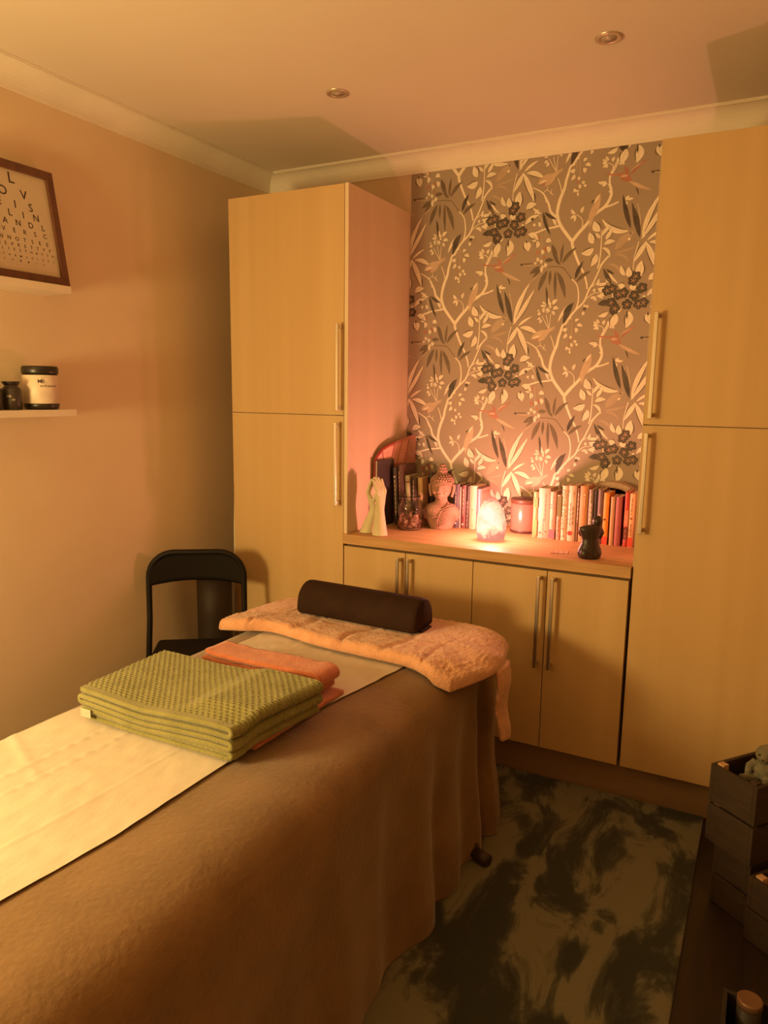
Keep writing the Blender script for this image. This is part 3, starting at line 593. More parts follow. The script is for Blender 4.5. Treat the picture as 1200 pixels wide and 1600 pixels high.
ribbon_towel('under_fold', zigzag(.10, .236, [.0078], .012), -.19, .198, .012, orange, t, 40, lambda x, y: .0015*NZ.noise(Vector((x*30, y*30, 0))))
t = thing('folded_towel', 'sage green waffle towel folded in a stack on the white paper', 'towel', (1.15, -1.33, BZ-.0035), rz=0)
def gw(x, y):
    v = (y+.15)/.30; sag = -.020*math.exp(-((x+.02)/.14)**2)*(1-.5*v)+.004*math.sin(x*11+1)
    return sag+.002*NZ.noise(Vector((x*14, y*14, 2)))
lift = lambda x, y: .012*min(1, max(0, (x-.05)/.05))*min(1, max(0, (y+.12)/.05))
wid = lambda v, x: 1+v*(.19 if x > 0 else .04)
ribbon_towel('waffle_layers', zigzag(-.245, .232, [.100, .0815, .066, .051], .01, .0021), -.155, .15, .0135, green, t, 150, lambda x, y: gw(x, y)*.75+lift(x, y), waffle=.0021, hem=.022, widen=wid)
ribbon_towel('lower_fold', zigzag(-.238, .226, [.0365, .0225], .0055), -.148, .145, .0125, green, t, 60, lambda x, y: .2*gw(x, y)+lift(x, y), waffle=.0012, hem=.0, widen=wid)
bm = bmesh.new(); box(bm, -.240, -.205, -.1615, -.1605, .028, .050); 
tg = obj('care_tag', bm, mat('tag_white', (.50, .46, .38), rough=.7), t)
bm = bmesh.new()
for k in range(3):
    for q in range(5): text_bm(bm, '-', .007, frame_mat((-.236+q*.006, -.1618, .044-k*.006), (1, 0, 0), (0, 0, 1)))
stuff(obj('tag_print', bm, ink, tg))

# ------------------------------------------------------------------ folding chair and rolled mat
blackm = mat('chair_black', (.011, .008, .006), rough=.55, spec=.2); padm = mat('chair_vinyl', (.011, .008, .006), rough=.7, bump=.1, bscale=150, spec=.15)
c = thing('folding_chair', 'black metal folding chair with padded seat between couch and left wall', 'chair', (.226, -.300, 0), rz=.61)
HW = .205
def inv_u(off):
    P = [(-HW-.010, off-.12, .0125), (-HW, 0, .53)]
    r = .11; zt = .826
    for k in range(9): a = PI-k/8*PI/2; P.append((-HW+r+r*math.cos(a), .012, zt-r+r*math.sin(a)))
    return P+[(-x, y, z) for x, y, z in P[::-1]]
bm = bmesh.new(); tube(bm, inv_u(0), .0125, 12); obj('frame', bm, blackm, c, True)
for s in (-1, 1):
    bm = bmesh.new(); tube(bm, [(s*.170, -.27, .42), (s*.176, -.10, .30), (s*.180, .09, .0125)], .011, 10); obj('leg', bm, blackm, c, True)
bm = bmesh.new(); tube(bm, [(-.178, .055, .09), (.178, .055, .09)], .008, 8); obj('stretcher', bm, blackm, c, True)
def back_pt(sg):
    def f(u, v):
        x = (u-.5)*2*(HW-.006); ztop = .823-(.105 if abs(x) > .094 else 0)*(1-math.sqrt(max(0, 1-((abs(x)-.094)/.107)**2)) if abs(x) > .094 else 0)
        zb = .690-.018*(abs(x)/HW)**2+.003; z = zb+(ztop-zb)*v
        e = min(1, v/.12, (1-v)/.12); return Vector((x, .012-.020*(1-(x/HW)**2)*0+.03*(1-(x/HW)**2)+sg*.014*math.sqrt(max(0, 1-(1-e)**2)), z))
    return f
bm = bmesh.new(); grid(bm, 40, 14, back_pt(-1)); grid(bm, 40, 14, back_pt(1)); bmesh.ops.remove_doubles(bm, verts=bm.verts[:], dist=1e-5); obj('backrest', bm, padm, c, True)
bm = bmesh.new(); box(bm, -.172, .172, -.35, -.005, .40, .44, bev=.018, seg=4); obj('seat', bm, padm, c, True)
bm = bmesh.new(); box(bm, -.180, .180, -.33, -.03, .385, .401, bev=.004); obj('seat_frame', bm, blackm, c)
mt = thing('rolled_mat', 'dark rolled exercise mat standing upright behind the black chair', 'mat', (.170, -.125, 0), rz=.2)
bm = bmesh.new(); sp = []
for k in range(0, 150):
    a = k*.22; r = .010+.00232*a; sp.append((r*math.cos(a), r*math.sin(a)))
vv = [[bm.verts.new((x+.05*h*.0, y, h)) for h in (.0005, .25, .5, .70)] for x, y in sp]
for a, b in zip(vv, vv[1:]):
    for k in range(3): bm.faces.new((a[k], b[k], b[k+1], a[k+1]))
me_ = obj('mat_sheet', bm, mat('mat_foam', (.030, .017, .011), rough=.6, spec=.3), mt, True)
sm = me_.modifiers.new('thick', 'SOLIDIFY'); sm.thickness = .0035
bm = bmesh.new(); lathe(bm, [(.0885, .30), (.0905, .302), (.0905, .325), (.0885, .327)], 40); obj('strap', bm, blackm, mt, True)

# ------------------------------------------------------------------ things on the worktop
# two plaster hands leaning together
plaster = mat('pale_plaster', (.62, .56, .36), (.68, .62, .42), 12, rough=.7)
def hand(lab, base, wrist, knuck, tips, spread, thumb, rb, rw, rp):
    t = thing('hand_sculpture', lab, 'sculpture', (base[0], base[1], CT+.0003))
    B = Vector(base); q = lambda p: Vector(p)-Vector((base[0], base[1], CT))
    b, w_, k_, tp = q(base), q(wrist), q(knuck), q(tips); sp = Vector(spread)
    mid = b.lerp(w_, .5)
    nodes = [(b+Vector((0, 0, .004)), rb), (mid, (rb+rw)/2), (w_, rw)]; edges = [(0, 1), (1, 2)]
    pm = w_.lerp(k_, .5)
    nodes.append((pm, (rp, rp))); edges.append((2, 3))
    for i, f in enumerate((-1.5, -.5, .5, 1.5)):
        kk = k_+sp*f*.0125; le = (.90, 1.0, .96, .82)[i]
        d = (tp-k_)*le; bend = Vector((0, 0, 0))
        n0 = len(nodes)
        nodes += [(pm.lerp(kk, .55)+sp*f*.003, .0095), (kk, .0088), (kk+d*.42+d.cross(sp).normalized()*.003, .0078), (kk+d*.76+sp*f*.001, .0068), (kk+d+sp*f*.0025, .0052)]
        edges += [(3, n0), (n0, n0+1), (n0+1, n0+2), (n0+2, n0+3), (n0+3, n0+4)]
    th_ = q(thumb); n0 = len(nodes); a = w_.lerp(k_, .30)
    nodes += [(a.lerp(th_, .35), .0105), (a.lerp(th_, .7), .0085), (th_, .006)]; edges += [(3, n0), (n0, n0+1), (n0+1, n0+2)]
    o = skin_mesh('hand_figure', [(tuple(p), r) for p, r in nodes], edges, plaster, t)
    bm = bmesh.new(); bm.from_mesh(o.data); bpy.data.objects.remove(o)
    secs = []
    for k in range(9):
        f = k/8; c_ = b.lerp(w_, f); r = rb+(rw-rb)*f**.8; secs.append((c_.x, c_.y, max(0, c_.z), r, r*.92))
    loft(bm, secs, 28)
    bmesh.ops.bisect_plane(bm, geom=bm.verts[:]+bm.edges[:]+bm.faces[:], plane_co=(0, 0, .0004), plane_no=(0, 0, -1), clear_outer=True)
    bmesh.ops.holes_fill(bm, edges=[e for e in bm.edges if e.is_boundary])
    remeshed('hand_figure', bm, plaster, t, .0016, 2)
hand('pale plaster hand and forearm leaning, left one of the pair by the tall cabinet', (.868, .078, CT), (.906, .078, 1.028), (.888, .076, 1.098), (.914, .074, 1.168), (.25, 1, 0), (.921, .062, 1.085), .033, .017, .020)
hand('pale plaster hand and forearm standing upright beside the glass jar', (.950, .050, CT), (.944, .056, 1.030), (.950, .060, 1.108), (.920, .066, 1.170), (.45, .9, .1), (.928, .040, 1.098), .035, .020, .023)

# glass jar of petals
glass = glass_mat()
j = thing('glass_jar', 'clear glass jar half filled with dried petals, in front of the dark books', 'jar', (.993, .256, CT+.0004))
bm = bmesh.new()
lathe(bm, [(0, 0), (.054, 0), (.058, .004), (.0585, .02), (.060, .094), (.058, .110), (.050, .126), (.045, .134), (.0445, .146), (.048, .149), (.048, .152), (.045, .152), (.042, .146), (.0425, .134), (.0475, .125), (.0555, .109), (.0575, .094), (.056, .02), (.053, .005), (0, .005)], 40)
obj('glass_body', bm, glass, j, True)
rnd = random.Random(4); bm1 = bmesh.new(); bm2 = bmesh.new()
for i in range(260):
    a = rnd.random()*2*PI; r = .049*math.sqrt(rnd.random()); z = .010+.062*rnd.random()**1.1; 
    if z > .045 and rnd.random() < .45: continue
    R_ = mathutils.Euler((rnd.random()*6, rnd.random()*6, rnd.random()*6)).to_matrix()
    b = bm1 if rnd.random() < .6 else bm2; s = .0055+.004*rnd.random()
    pts = [Vector((s*math.cos(k*PI/3)*1.3, s*math.sin(k*PI/3)*.8, .0012*(1-2*(k % 2)))) for k in range(6)]
    b.faces.new([b.verts.new(R_ @ p+Vector((r*math.cos(a), r*math.sin(a), z))) for p in pts])
stuff(obj('petals', bm1, mat('dried_petals', (.30, .11, .06), (.5, .22, .13), 60, rough=.8), j)); stuff(obj('pale_petals', bm2, mat('pale_petals', (.62, .42, .30), (.7, .5, .38), 60, rough=.8), j))

# carved bust
stone = mat('terracotta_stone', (.25, .135, .09), (.37, .21, .145), 22, 6, rough=.9, bump=.5, bscale=90)
bt = thing('buddha_bust', 'carved terracotta coloured buddha bust in front of the books', 'bust', (1.114, .332, CT+.0003), rz=.20)
bt.scale = (1.06,)*3
bm = bmesh.new()
loft(bm, [(0, .004, 0, .046, .034), (0, .004, .02, .056, .040), (0, .002, .05, .066, .044), (0, 0, .075, .073, .045), (0, 0, .092, .072, .042), (0, 0, .104, .060, .036), (0, 0, .112, .038, .030), (0, -.002, .120, .026, .025), (0, -.002, .15, .024, .024)], 32)
for s in (-1, 1):
    ball(bm, (s*.064, .002, .066), (.016, .024, .030), 14, 10)
ball(bm, (0, -.006, .178), (.0425, .046, .050), 24, 18); ball(bm, (0, -.018, .158), (.030, .030, .030), 18, 12); ball(bm, (0, -.030, .138), (.012, .012, .010), 12, 8)
ball(bm, (0, .006, .198), (.047, .047, .036), 22, 14)
nose = [((0, -.049, .186), .0045), ((0, -.054, .174), .006), ((0, -.058, .165), .0078)]
tube(bm, [p for p, r in nose], [r for p, r in nose], 10); ball(bm, (.006, -.052, .1635), (.0045, .005, .004), 8, 6); ball(bm, (-.006, -.052, .1635), (.0045, .005, .004), 8, 6)
for s in (-1, 1):
    tube(bm, [(s*.007, -.048, .187), (s*.018, -.0475, .1925), (s*.030, -.040, .188)], .0028, 8)      # brow
    ball(bm, (s*.018, -.043, .180), (.0105, .006, .0062), 12, 8)                                     # closed lid
    ball(bm, (s*.022, -.036, .163), (.012, .012, .013), 12, 8)                                        # cheek
ball(bm, (0, -.0495, .1525), (.0115, .006, .0028), 12, 6); ball(bm, (0, -.048, .1475), (.0095, .006, .0034), 12, 6)
remeshed('bust_figure', bm, stone, bt, .0024, 2)
for s in (-1, 1):
    bm = bmesh.new(); tube(bm, [(s*.044, .0, .196), (s*.051, .004, .188), (s*.051, .002, .172), (s*.047, -.004, .150), (s*.044, -.006, .140)], [.004, .008, .0075, .006, .0065], 10); obj('ear', bm, stone, bt, True)
bm = bmesh.new()
for i in range(6):
    el = .10+i*.23; n = max(6, int(26*math.cos(el)))
    for k in range(n):
        a = 2*PI*k/n+i*.3
        x, y = math.cos(a), math.sin(a)
        if y < -.75 and i == 0: continue
        ball(bm, (x*.048*math.cos(el), .006+y*.048*math.cos(el), .200+.037*math.sin(el)), (.0052,)*3, 8, 6)
obj('hair_curls', bm, stone, bt, True)
bm = bmesh.new(); lathe(bm, [(.020, .228), (.0195, .243), (.017, .256), (.011, .272), (0, .281)], 20, (0, .006, 0))
for i in range(4):
    for k in range(9):
        a = 2*PI*k/9+i*.35; r = (.0195, .0185, .0155, .009)[i]; ball(bm, (r*math.cos(a), .006+r*math.sin(a), (.238, .249, .261, .272)[i]), (.0047,)*3, 8, 6)
obj('topknot', bm, stone, bt, True)
bm = bmesh.new(); tube(bm, [(.036, -.020, .115), (.020, -.040, .098), (.004, -.0465, .075), (-.006, -.047, .045), (-.008, -.040, .012)], .0028, 8); tube(bm, [(-.006, -.047, .06), (-.03, -.044, .052), (-.055, -.034, .062)], .0022, 8)
for k in range(9):
    z = .02+k*.0095; tube(bm, [(.0+.002*k, -.0455, z), (.030+.002*k, -.041+.001*k*.2, z+.012), (.058, -.018, z+.016)], .0019, 6)
obj('robe_folds', bm, stone, bt, True)

# salt lamp
sl = thing('salt_lamp', 'glowing pink salt lamp standing in the middle of the worktop', 'lamp', (1.401, .200, CT+.0004))
bm = bmesh.new(); bmesh.ops.create_icosphere(bm, subdivisions=4, radius=1)
for v in bm.verts:
    n = v.co.normalized(); h = (n.z+1)/2
    prof = (.053+.008*math.sin(PI/2*h/.36)) if h < .36 else .061*max(0, 1-((h-.36)/.64)**2.1)**.66
    ang = math.atan2(n.y, n.x); l = math.hypot(n.x, n.y) or 1
    f = 1+.055*math.cos(3*ang+1)+.10*NZ.noise(Vector((n.x*2, n.y*2, n.z*2+4)))+.03*NZ.noise(n*7)
    wdt = prof*f*min(1, l*3.2)
    v.co = Vector((n.x/l*wdt-.004*h, n.y/l*wdt, .187*h))
for v in bm.verts: v.co.z = max(0, v.co.z)
rock = obj('salt_rock', bm, salt_mat(), sl, False)
lt = bpy.data.lights.new('salt_bulb', 'POINT'); lt.energy = SALT_POWER; lt.color = (1, .58, .53); lt.shadow_soft_size = .028
lo = bpy.data.objects.new('bulb_light', lt); lo.location = (0, 0, .105); lo.parent = sl; COL.objects.link(lo)

# candle
cd = thing('candle_jar', 'dusky pink candle jar with dark lid behind the salt lamp', 'candle', (1.462, .462, CT+.0004))
bm = bmesh.new(); lathe(bm, [(0, 0), (.055, 0), (.060, .004), (.061, .012), (.061, .128), (.059, .131), (0, .131)], 40); obj('jar_body', bm, mat('dusky_glaze', (.27, .14, .11), (.30, .16, .125), 5, rough=.25, coat=.3), cd, True)
bm = bmesh.new(); lathe(bm, [(.0612, .001), (.0618, .003), (.0618, .010), (.0612, .012)], 40); obj('base_band', bm, mat('dark_band', (.06, .03, .025), rough=.4), cd, True)
bm = bmesh.new(); lathe(bm, [(0, .1315), (.060, .1315), (.0625, .134), (.0625, .148), (.060, .151), (.012, .152), (.010, .154), (0, .155)], 40); obj('lid', bm, mat('lid_wood', (.10, .045, .028), (.13, .06, .035), 10, rough=.45), cd, True)

# dark torso figure seen from behind
tf = thing('torso_figure', 'small dark seated torso figure near the front of the worktop', 'figurine', (1.838, .066, CT+.0003), rz=.45)
bm = bmesh.new()
loft(bm, [(0, 0, 0, .036, .026), (0, 0, .006, .042, .030), (0, 0, .022, .046, .032), (0, 0, .038, .042, .029), (0, 0, .058, .033, .024), (0, 0, .074, .031, .022), (0, 0, .092, .037, .023), (-.001, 0, .108, .043, .023), (-.002, 0, .117, .042, .021), (.006, 0, .124, .032, .018), (.018, 0, .130, .014, .013), (.022, 0, .138, .012, .012)], 30)
for s in (-1, 1): ball(bm, (s*.019, -.015, .020), (.021, .018, .021), 14, 10)
ball(bm, (.024, 0, .142), (.0195, .021, .0215), 18, 12)
tube(bm, [(.034, 0, .112), (.042, .004, .098), (.040, .016, .080), (.026, .026, .084)], [.011, .011, .010, .009], 12)
tube(bm, [(-.034, 0, .112), (-.034, .016, .096), (-.026, .026, .084)], [.010, .010, .009], 12)
remeshed('torso', bm, mat('dark_ceramic', (.030, .016, .011), (.04, .022, .015), 10, rough=.4), tf, .002, 3)
bm = bmesh.new(); tube(bm, [(0, -.0275, .034), (0, -.0245, .055), (0, -.0225, .085), (0, -.0215, .105)], .0012, 6); obj('spine_line', bm, mat('dark_ceramic', None), tf, True)
# slip of card
cdm = thing('card_slip', 'thin square card lying on the worktop left of the dark torso', 'card', (1.712, .115, CT+.0003), rz=.25)
obj('card_sheet', bx(-.032, .032, -.030, .030, 0, .0012), mat('card_tone', (.50, .28, .16), rough=.35, coat=.4), cdm)
obj('card_border', bx(-.034, .034, -.0325, -.0305, 0, .0016), mat('card_line', (.30, .11, .07), rough=.5), cdm)

# books --------------------------------------------------------------
def C(*c): return c
BMAT = {}
def bmat(col, rough=.5):
    k = tuple(col)
    if k not in BMAT: BMAT[k] = mat('book_cover_%03d' % len(BMAT), col, tuple(min(1, c*1.1) for c in col), 20, rough=rough)
    return BMAT[k]
pages = mat('book_pages', (.70, .58, .44), (.76, .64, .5), 40, 3, (40, 1, 1), rough=.8)
def book(lab, x0, x1, yf, h, col, marks=(), dep=.125, group=None, rz=0, lean=0, par=None, blocks=(), round_=.18):
    """x0, x1: the spine's edges; yf: the spine's front; marks: (text, size, z, colour[, x offset]) ; blocks: (z0, z1, colour)"""
    wd = x1-x0-.0012; t = thing('book', lab, 'book', ((x0+x1)/2, yf, CT+.0004), rz, group)
    if lean: t.rotation_euler = (0, lean, rz); t.location.z += abs(math.sin(lean))*wd/2
    hw = wd/2; c = .0022; n = 6; rr = min(.006, hw*.5)
    arc = [(-hw+wd*k/n, rr*(1-math.sin(PI*k/n))*.8) for k in range(n+1)]
    inn = [(hw-c-(wd-2*c)*k/n, c+rr*(1-math.sin(PI*k/n))*.8) for k in range(n+1)]
    prof = [(-hw, dep)]+arc+[(hw, dep), (hw-c, dep)]+inn+[(-hw+c, dep)]
    bm = bmesh.new(); a = [bm.verts.new((x, y, 0)) for x, y in prof]; b = [bm.verts.new((x, y, h)) for x, y in prof]; N_ = len(prof)
    for i in range(N_): bm.faces.new((a[i], a[(i+1) % N_], b[(i+1) % N_], b[i]))
    m_ = n+1
    for L_, f in ((a, 1), (b, -1)):
        o_ = L_[1:1+m_]; i_ = L_[3+m_:3+2*m_][::-1]
        fs = [(L_[0], o_[0], i_[0], L_[-1]), (L_[1+m_], L_[2+m_], i_[-1], o_[-1])]+[(o_[k], o_[k+1], i_[k+1], i_[k]) for k in range(n)]
        for q in fs: bm.faces.new(q)
    obj('cover', bm, bmat(col), t)
    obj('page_block', bx(-hw+c+.0003, hw-c-.0003, c+rr+.001, dep-.003, .003, h-.003), pages, t)
    for z0, z1, bc in blocks:
        obj('spine_band', bx(-hw*.97, hw*.97, -.0004, .0022, z0, z1), bmat(bc), t)
    G = {}
    for m in marks:
        s, size, z, mc = m[:4]; xo = m[4] if len(m) > 4 else 0
        bm = G.setdefault(tuple(mc), bmesh.new())
        M = frame_mat((xo, -.0008, z), (0, 0, -1), (1, 0, 0))
        if s == '#':                                     # a line of print too small to read
            for k in range(int(size/.004)): 
                if (k*7) % 5: box(bm, xo-.0016, xo+.0016, -.0007, -.0003, z-k*.004-.003, z-k*.004)
        elif s == 'o':
            v = [bm.verts.new((xo+size*math.cos(q*PI/10), -.0009, z+size*math.sin(q*PI/10))) for q in range(20)]; bm.faces.new(v)
        elif s == '=': box(bm, -hw*.96, hw*.96, -.0007, .001, z, z+size)
        else: text_bm(bm, s, size, M)
    for mc, bm in G.items(): stuff(obj('spine_print', bm, bmat(mc), t))
    return t
GR = 'books on the right half of the worktop'; Y = .352
INKB = C(.12, .05, .035); WHT = C(.78, .68, .55)
book('slim orange and white book, first of the right-hand row beside the candle', 1.531, 1.5525, Y, .198, C(.55, .30, .15), [('#', .05, .17, C(.6, .2, .08))], group=GR, blocks=[(.13, .172, C(.66, .24, .08)), (.01, .075, C(.70, .30, .12))])
book('wide pale pink book next to the slim orange and white book', 1.553, 1.6025, Y, .2155, C(.54, .36, .28), [('#', .12, .195, C(.35, .16, .17), .006), ('#', .1, .09, C(.4, .2, .18), .0), ('o', .004, .024, C(.25, .1, .1), -.012), ('o', .003, .030, C(.3, .14, .14), .01)], group=GR, dep=.13)
book('pale pink book with two thin lines and a purple foot', 1.603, 1.6295, Y, .2035, C(.54, .34, .26), [('=', .0025, .145, C(.45, .15, .13)), ('=', .0025, .133, C(.45, .15, .13)), ('#', .04, .19, C(.5, .25, .2)), ('#', .05, .09, C(.5, .28, .22))], group=GR, blocks=[(.003, .042, C(.30, .12, .16))])
book('book with olive green upper spine over pink, beside a cream book', 1.633, 1.6525, Y, .192, C(.54, .28, .18), [('#', .06, .092, INKB), ('o', .006, .018, C(.4, .2, .18))], group=GR, blocks=[(.100, .186, C(.16, .145, .05))])
book('cream book with long dark lettering down its spine', 1.653, 1.6795, Y, .2325, C(.66, .50, .36), [('Annie Hobbie', .031, .13, C(.36, .27, .16)), ('#', .03, .05, C(.2, .12, .08)), ('o', .004, .018, C(.3, .2, .15))], group=GR, dep=.135)
book('wide cream book with a red disc at the foot of its spine', 1.680, 1.7135, Y, .2345, C(.64, .46, .35), [('#', .10, .165, C(.33, .12, .10), -.006), ('#', .085, .15, INKB, .004), ('#', .03, .215, C(.55, .2, .16), .004), ('o', .0098, .034, C(.52, .035, .03), -.004)], group=GR, dep=.135)
book('thin brown book with pale lettering beside the cream one with red disc', 1.7145, 1.7255, Y+.006, .227, C(.22, .10, .055), [('#', .13, .21, WHT)], group=GR)
book('tan book with a brown rounded spine left of the dark torso', 1.727, 1.7605, Y, .2365, C(.52, .24, .10), [('o', .003, .20, WHT, .004), ('#', .05, .195, C(.75, .5, .3), .004)], group=GR, round_=.4, blocks=[(.0, .0, C(.7, .5, .36))] if 0 else ())
book('grey book with white block lettering behind the dark torso', 1.7635, 1.7825, Y, .224, C(.27, .20, .17), [('#', .16, .215, WHT, -.002), ('#', .13, .17, WHT, .002)], group=GR)
book('black book standing right of the grey lettered book', 1.783, 1.8005, Y+.004, .224, C(.035, .022, .018), group=GR)
book('mauve grey book between a black book and an orange book', 1.801, 1.823, Y, .226, C(.17, .105, .10), [('#', .03, .13, WHT)], group=GR)
book('bright orange book with a ladybird dot and red foot', 1.824, 1.8465, Y, .215, C(.80, .29, .04), [('o', .0045, .105, C(.06, .02, .01), -.003)], group=GR, blocks=[(.002, .035, C(.70, .06, .04))])
book('slim tan book right of the bright orange one', 1.853, 1.8705, Y, .2005, C(.52, .29, .16), group=GR)
book('plum pink book leaning in the right-hand row', 1.872, 1.898, Y, .2025, C(.36, .09, .09), group=GR)
book('red book with pale panels beside the last cream book', 1.908, 1.9255, Y, .2245, C(.50, .05, .03), [('#', .05, .135, C(.75, .45, .33)), ('#', .06, .075, C(.6, .25, .2))], group=GR, blocks=[(.085, .150, C(.62, .20, .14)), (.03, .08, C(.16, .03, .025))])
book('cream book with dark lettering, last of the row against the tall cabinet', 1.926, 1.9475, Y, .219, C(.80, .48, .28), [('#', .075, .205, INKB), ('o', .005, .118, C(.3, .1, .06)), ('#', .055, .10, INKB)], group=GR, blocks=[(.002, .04, C(.68, .09, .05))])
GL = 'books on the left half of the worktop'
book('tall black book with cream lettering leaning behind the glass jar', .893, .914, .300, .268, C(.04, .027, .018), [('#', .17, .215, C(.72, .5, .3)), ('o', .004, .225, WHT)], group=GL, lean=-.06, dep=.11)
bk = book('tall dark maroon book with faint lettering leaning beside the black one', .9165, .943, .305, .282, C(.085, .035, .025), [('#', .16, .255, C(.55, .28, .2), -.005)], group=GL, lean=-.06, dep=.14)
bm = bmesh.new(); text_bm(bm, 'Candida', .03, frame_mat((.0134, .068, .262), (0, 1, 0), (0, 0, 1)))
for k in range(2): box(bm, .0129, .0134, .02, .115, .222-k*.016, .227-k*.016)
stuff(obj('cover_print', bm, bmat(C(.22, .10, .08)), bk))
bk = book('pale green book with black block lettering right of the maroon book', .944, .968, .318, .232, C(.36, .33, .19), [('#', .09, .14, INKB), ('=', .006, .20, INKB)], group=GL, lean=-.05)
book('dark brown book with white lettering between pale green and tan books', .9705, .999, .322, .226, C(.055, .028, .02), [('#', .11, .215, WHT)], group=GL, lean=-.04)
book('tan book with yellowed spine behind the left shoulder of the bust', 1.001, 1.026, .328, .225, C(.42, .29, .13), group=GL, lean=-.04)
book('black bound book just behind the head of the bust', 1.0285, 1.050, .388, .243, C(.03, .02, .016), group=GL, lean=-.03)
YL = .392
book('slate blue book with white lettering right of the bust', 1.147, 1.1755, YL, .1985, C(.13, .10, .125), [('#', .15, .17, WHT, -.003), ('o', .004, .02, WHT)], group=GL)
book('very thin pink book between the slate blue and maroon books', 1.1765, 1.1835, YL, .188, C(.70, .42, .36), group=GL)
book('maroon book with bold white lettering right of the thin pink one', 1.1845, 1.207, YL, .197, C(.17, .055, .05), [('#', .13, .185, WHT), ('o', .004, .018, WHT)], group=GL)
book('black book with small pale lettering beside the thick cream book', 1.2075, 1.2235, YL, .196, C(.045, .018, .016), [('#', .13, .13, C(.6, .35, .28))], group=GL)
book('thick cream book with plain spine left of the salt lamp', 1.224, 1.2585, YL, .198, C(.58, .42, .31), [('o', .004, .088, C(.5, .25, .15)), ('o', .003, .018, C(.4, .2, .15)), ('#', .05, .17, C(.66, .42, .3))], group=GL)
bk = book('pink book with a lilac spine nearest the salt lamp', 1.2595, 1.276, YL, .186, C(.42, .22, .32), group=GL, dep=.13)
obj('front_board', bx(.0078, .0088, .012, .126, .002, .184), bmat(C(.66, .34, .27)), bk)
bm = bmesh.new(); box(bm, .0087, .0091, .02, .118, .160, .176); obj('cover_print', bm, bmat(C(.55, .22, .18)), bk)

# arch-topped board of pink panels leaning against the tall cabinet, and a dark cover board in front of it
ab = thing('arched_board', 'arch-topped pink panelled board leaning by the tall cabinet behind the dark books', 'board', (.826, .165, CT+.0003))
PM = frame_mat((0, 0, 0), (.045, .395, 0), (0, 0, 1))
prof = [(.05, 0), (.05, .20), (.052, .245), (.056, .30), (.065, .318), (.08, .331), (.113, .352), (.16, .367), (.21, .377), (.28, .389), (.34, .399), (.375, .405), (.392, .402), (.399, .39), (.40, .37), (.40, 0)]
bm = bmesh.new(); extrude_poly(bm, [PM @ Vector((x, y, 0)) for x, y in prof], PM.to_3x3() @ Vector((0, 0, -.008))); 
obj('board', bm, mat('rose_board', (.50, .17, .12), (.55, .20, .14), 10, rough=.5), ab)
bm = bmesh.new(); tube(bm, [PM @ Vector((x, y, 0.001)) for x, y in prof[1:9]], .0035, 8); obj('rim', bm, mat('red_rim', (.42, .03, .04), rough=.5), ab, True)
pk = [mat('pink_panel_a', (.80, .42, .36), rough=.5), mat('pink_panel_b', (.78, .42, .31), rough=.5), mat('pink_panel_c', (.70, .33, .24), rough=.5)]
def panel(pts, m):
    bm = bmesh.new(); extrude_poly(bm, [PM @ Vector((x, y, .0005)) for x, y in pts], PM.to_3x3() @ Vector((0, 0, .002))); o = obj('panel', bm, m, ab)
    bm = bmesh.new(); cx = sum(p[0] for p in pts)/len(pts); cy = sum(p[1] for p in pts)/len(pts)
    for k in range(2):
        for q in range(4): v = [bm.verts.new(PM @ Vector((cx+(q-2)*.009+dx, cy+(k-.5)*.014+dy, .0028))) for dx, dy in ((0, 0), (.006, 0), (.006, .003), (0, .003))]; bm.faces.new(v)
    stuff(obj('panel_print', bm, bmat(C(.5, .15, .13)), o))
panel([(.055, .10), (.11, .10), (.11, .165), (.055, .165)], pk[0]); panel([(.055, .172), (.11, .172), (.11, .232), (.056, .232)], pk[0])
panel([(.057, .240), (.11, .240), (.118, .268), (.104, .338), (.082, .325), (.068, .312), (.060, .296)], pk[0])
panel([(.126, .270), (.165, .272), (.205, .365), (.165, .360), (.112, .345)], pk[1])
panel([(.173, .274), (.225, .276), (.268, .378), (.213, .368)], pk[2]); panel([(.234, .277), (.285, .278), (.325, .385), (.276, .38)], pk[2])
panel([(.293, .15), (.392, .15), (.392, .36), (.384, .39), (.335, .385)], mat('rose_print_panel', (.44, .21, .14), (.52, .27, .18), 28, rough=.5))
cb = thing('board_book', 'large thin dark book with plain cover standing behind the plaster hands', 'book', (.850, .205, CT+.0004), rz=1.45)
obj('cover', bx(0, .135, -.001, .0018, 0, .305, bev=.0006), bmat(C(.055, .038, .034), .35), cb); obj('back_cover', bx(0, .135, .0095, .0115, 0, .305, bev=.0006), bmat(C(.055, .038, .034), .35), cb); obj('page_block', bx(.002, .132, .0022, .0092, .002, .302), pages, cb)
# arched niche box behind the right-hand books
ar = thing('arched_box', 'arch-topped open box with pale patterned rim behind the right-hand books', 'box', (1.83, .49, CT+.0003))
def arch_outline(hw, h, rise, n=20):
    return [(-hw, 0)]+[(-hw+2*hw*k/n, h+rise*math.sin(PI*k/n)**.8) for k in range(n+1)]+[(hw, 0)]
o_ = arch_outline(.135, .175, .070); i_ = arch_outline(.117, .165, .055)
bm = bmesh.new()
for y0, y1 in ((0, .075),):
    A_ = [[bm.verts.new((x, y, z)) for x, z in P] for y in (y0, y1) for P in (o_, i_)]
    n = len(o_)
    for k in range(n-1):
        bm.faces.new((A_[0][k], A_[0][k+1], A_[1][k+1], A_[1][k])); bm.faces.new((A_[2][k], A_[3][k], A_[3][k+1], A_[2][k+1]))
        bm.faces.new((A_[0][k], A_[2][k], A_[2][k+1], A_[0][k+1])); bm.faces.new((A_[1][k], A_[1][k+1], A_[3][k+1], A_[3][k]))
obj('shell', bm, mat('pale_pattern_rim', (.50, .36, .26), (.66, .52, .40), 22, 3, rough=.6), ar)
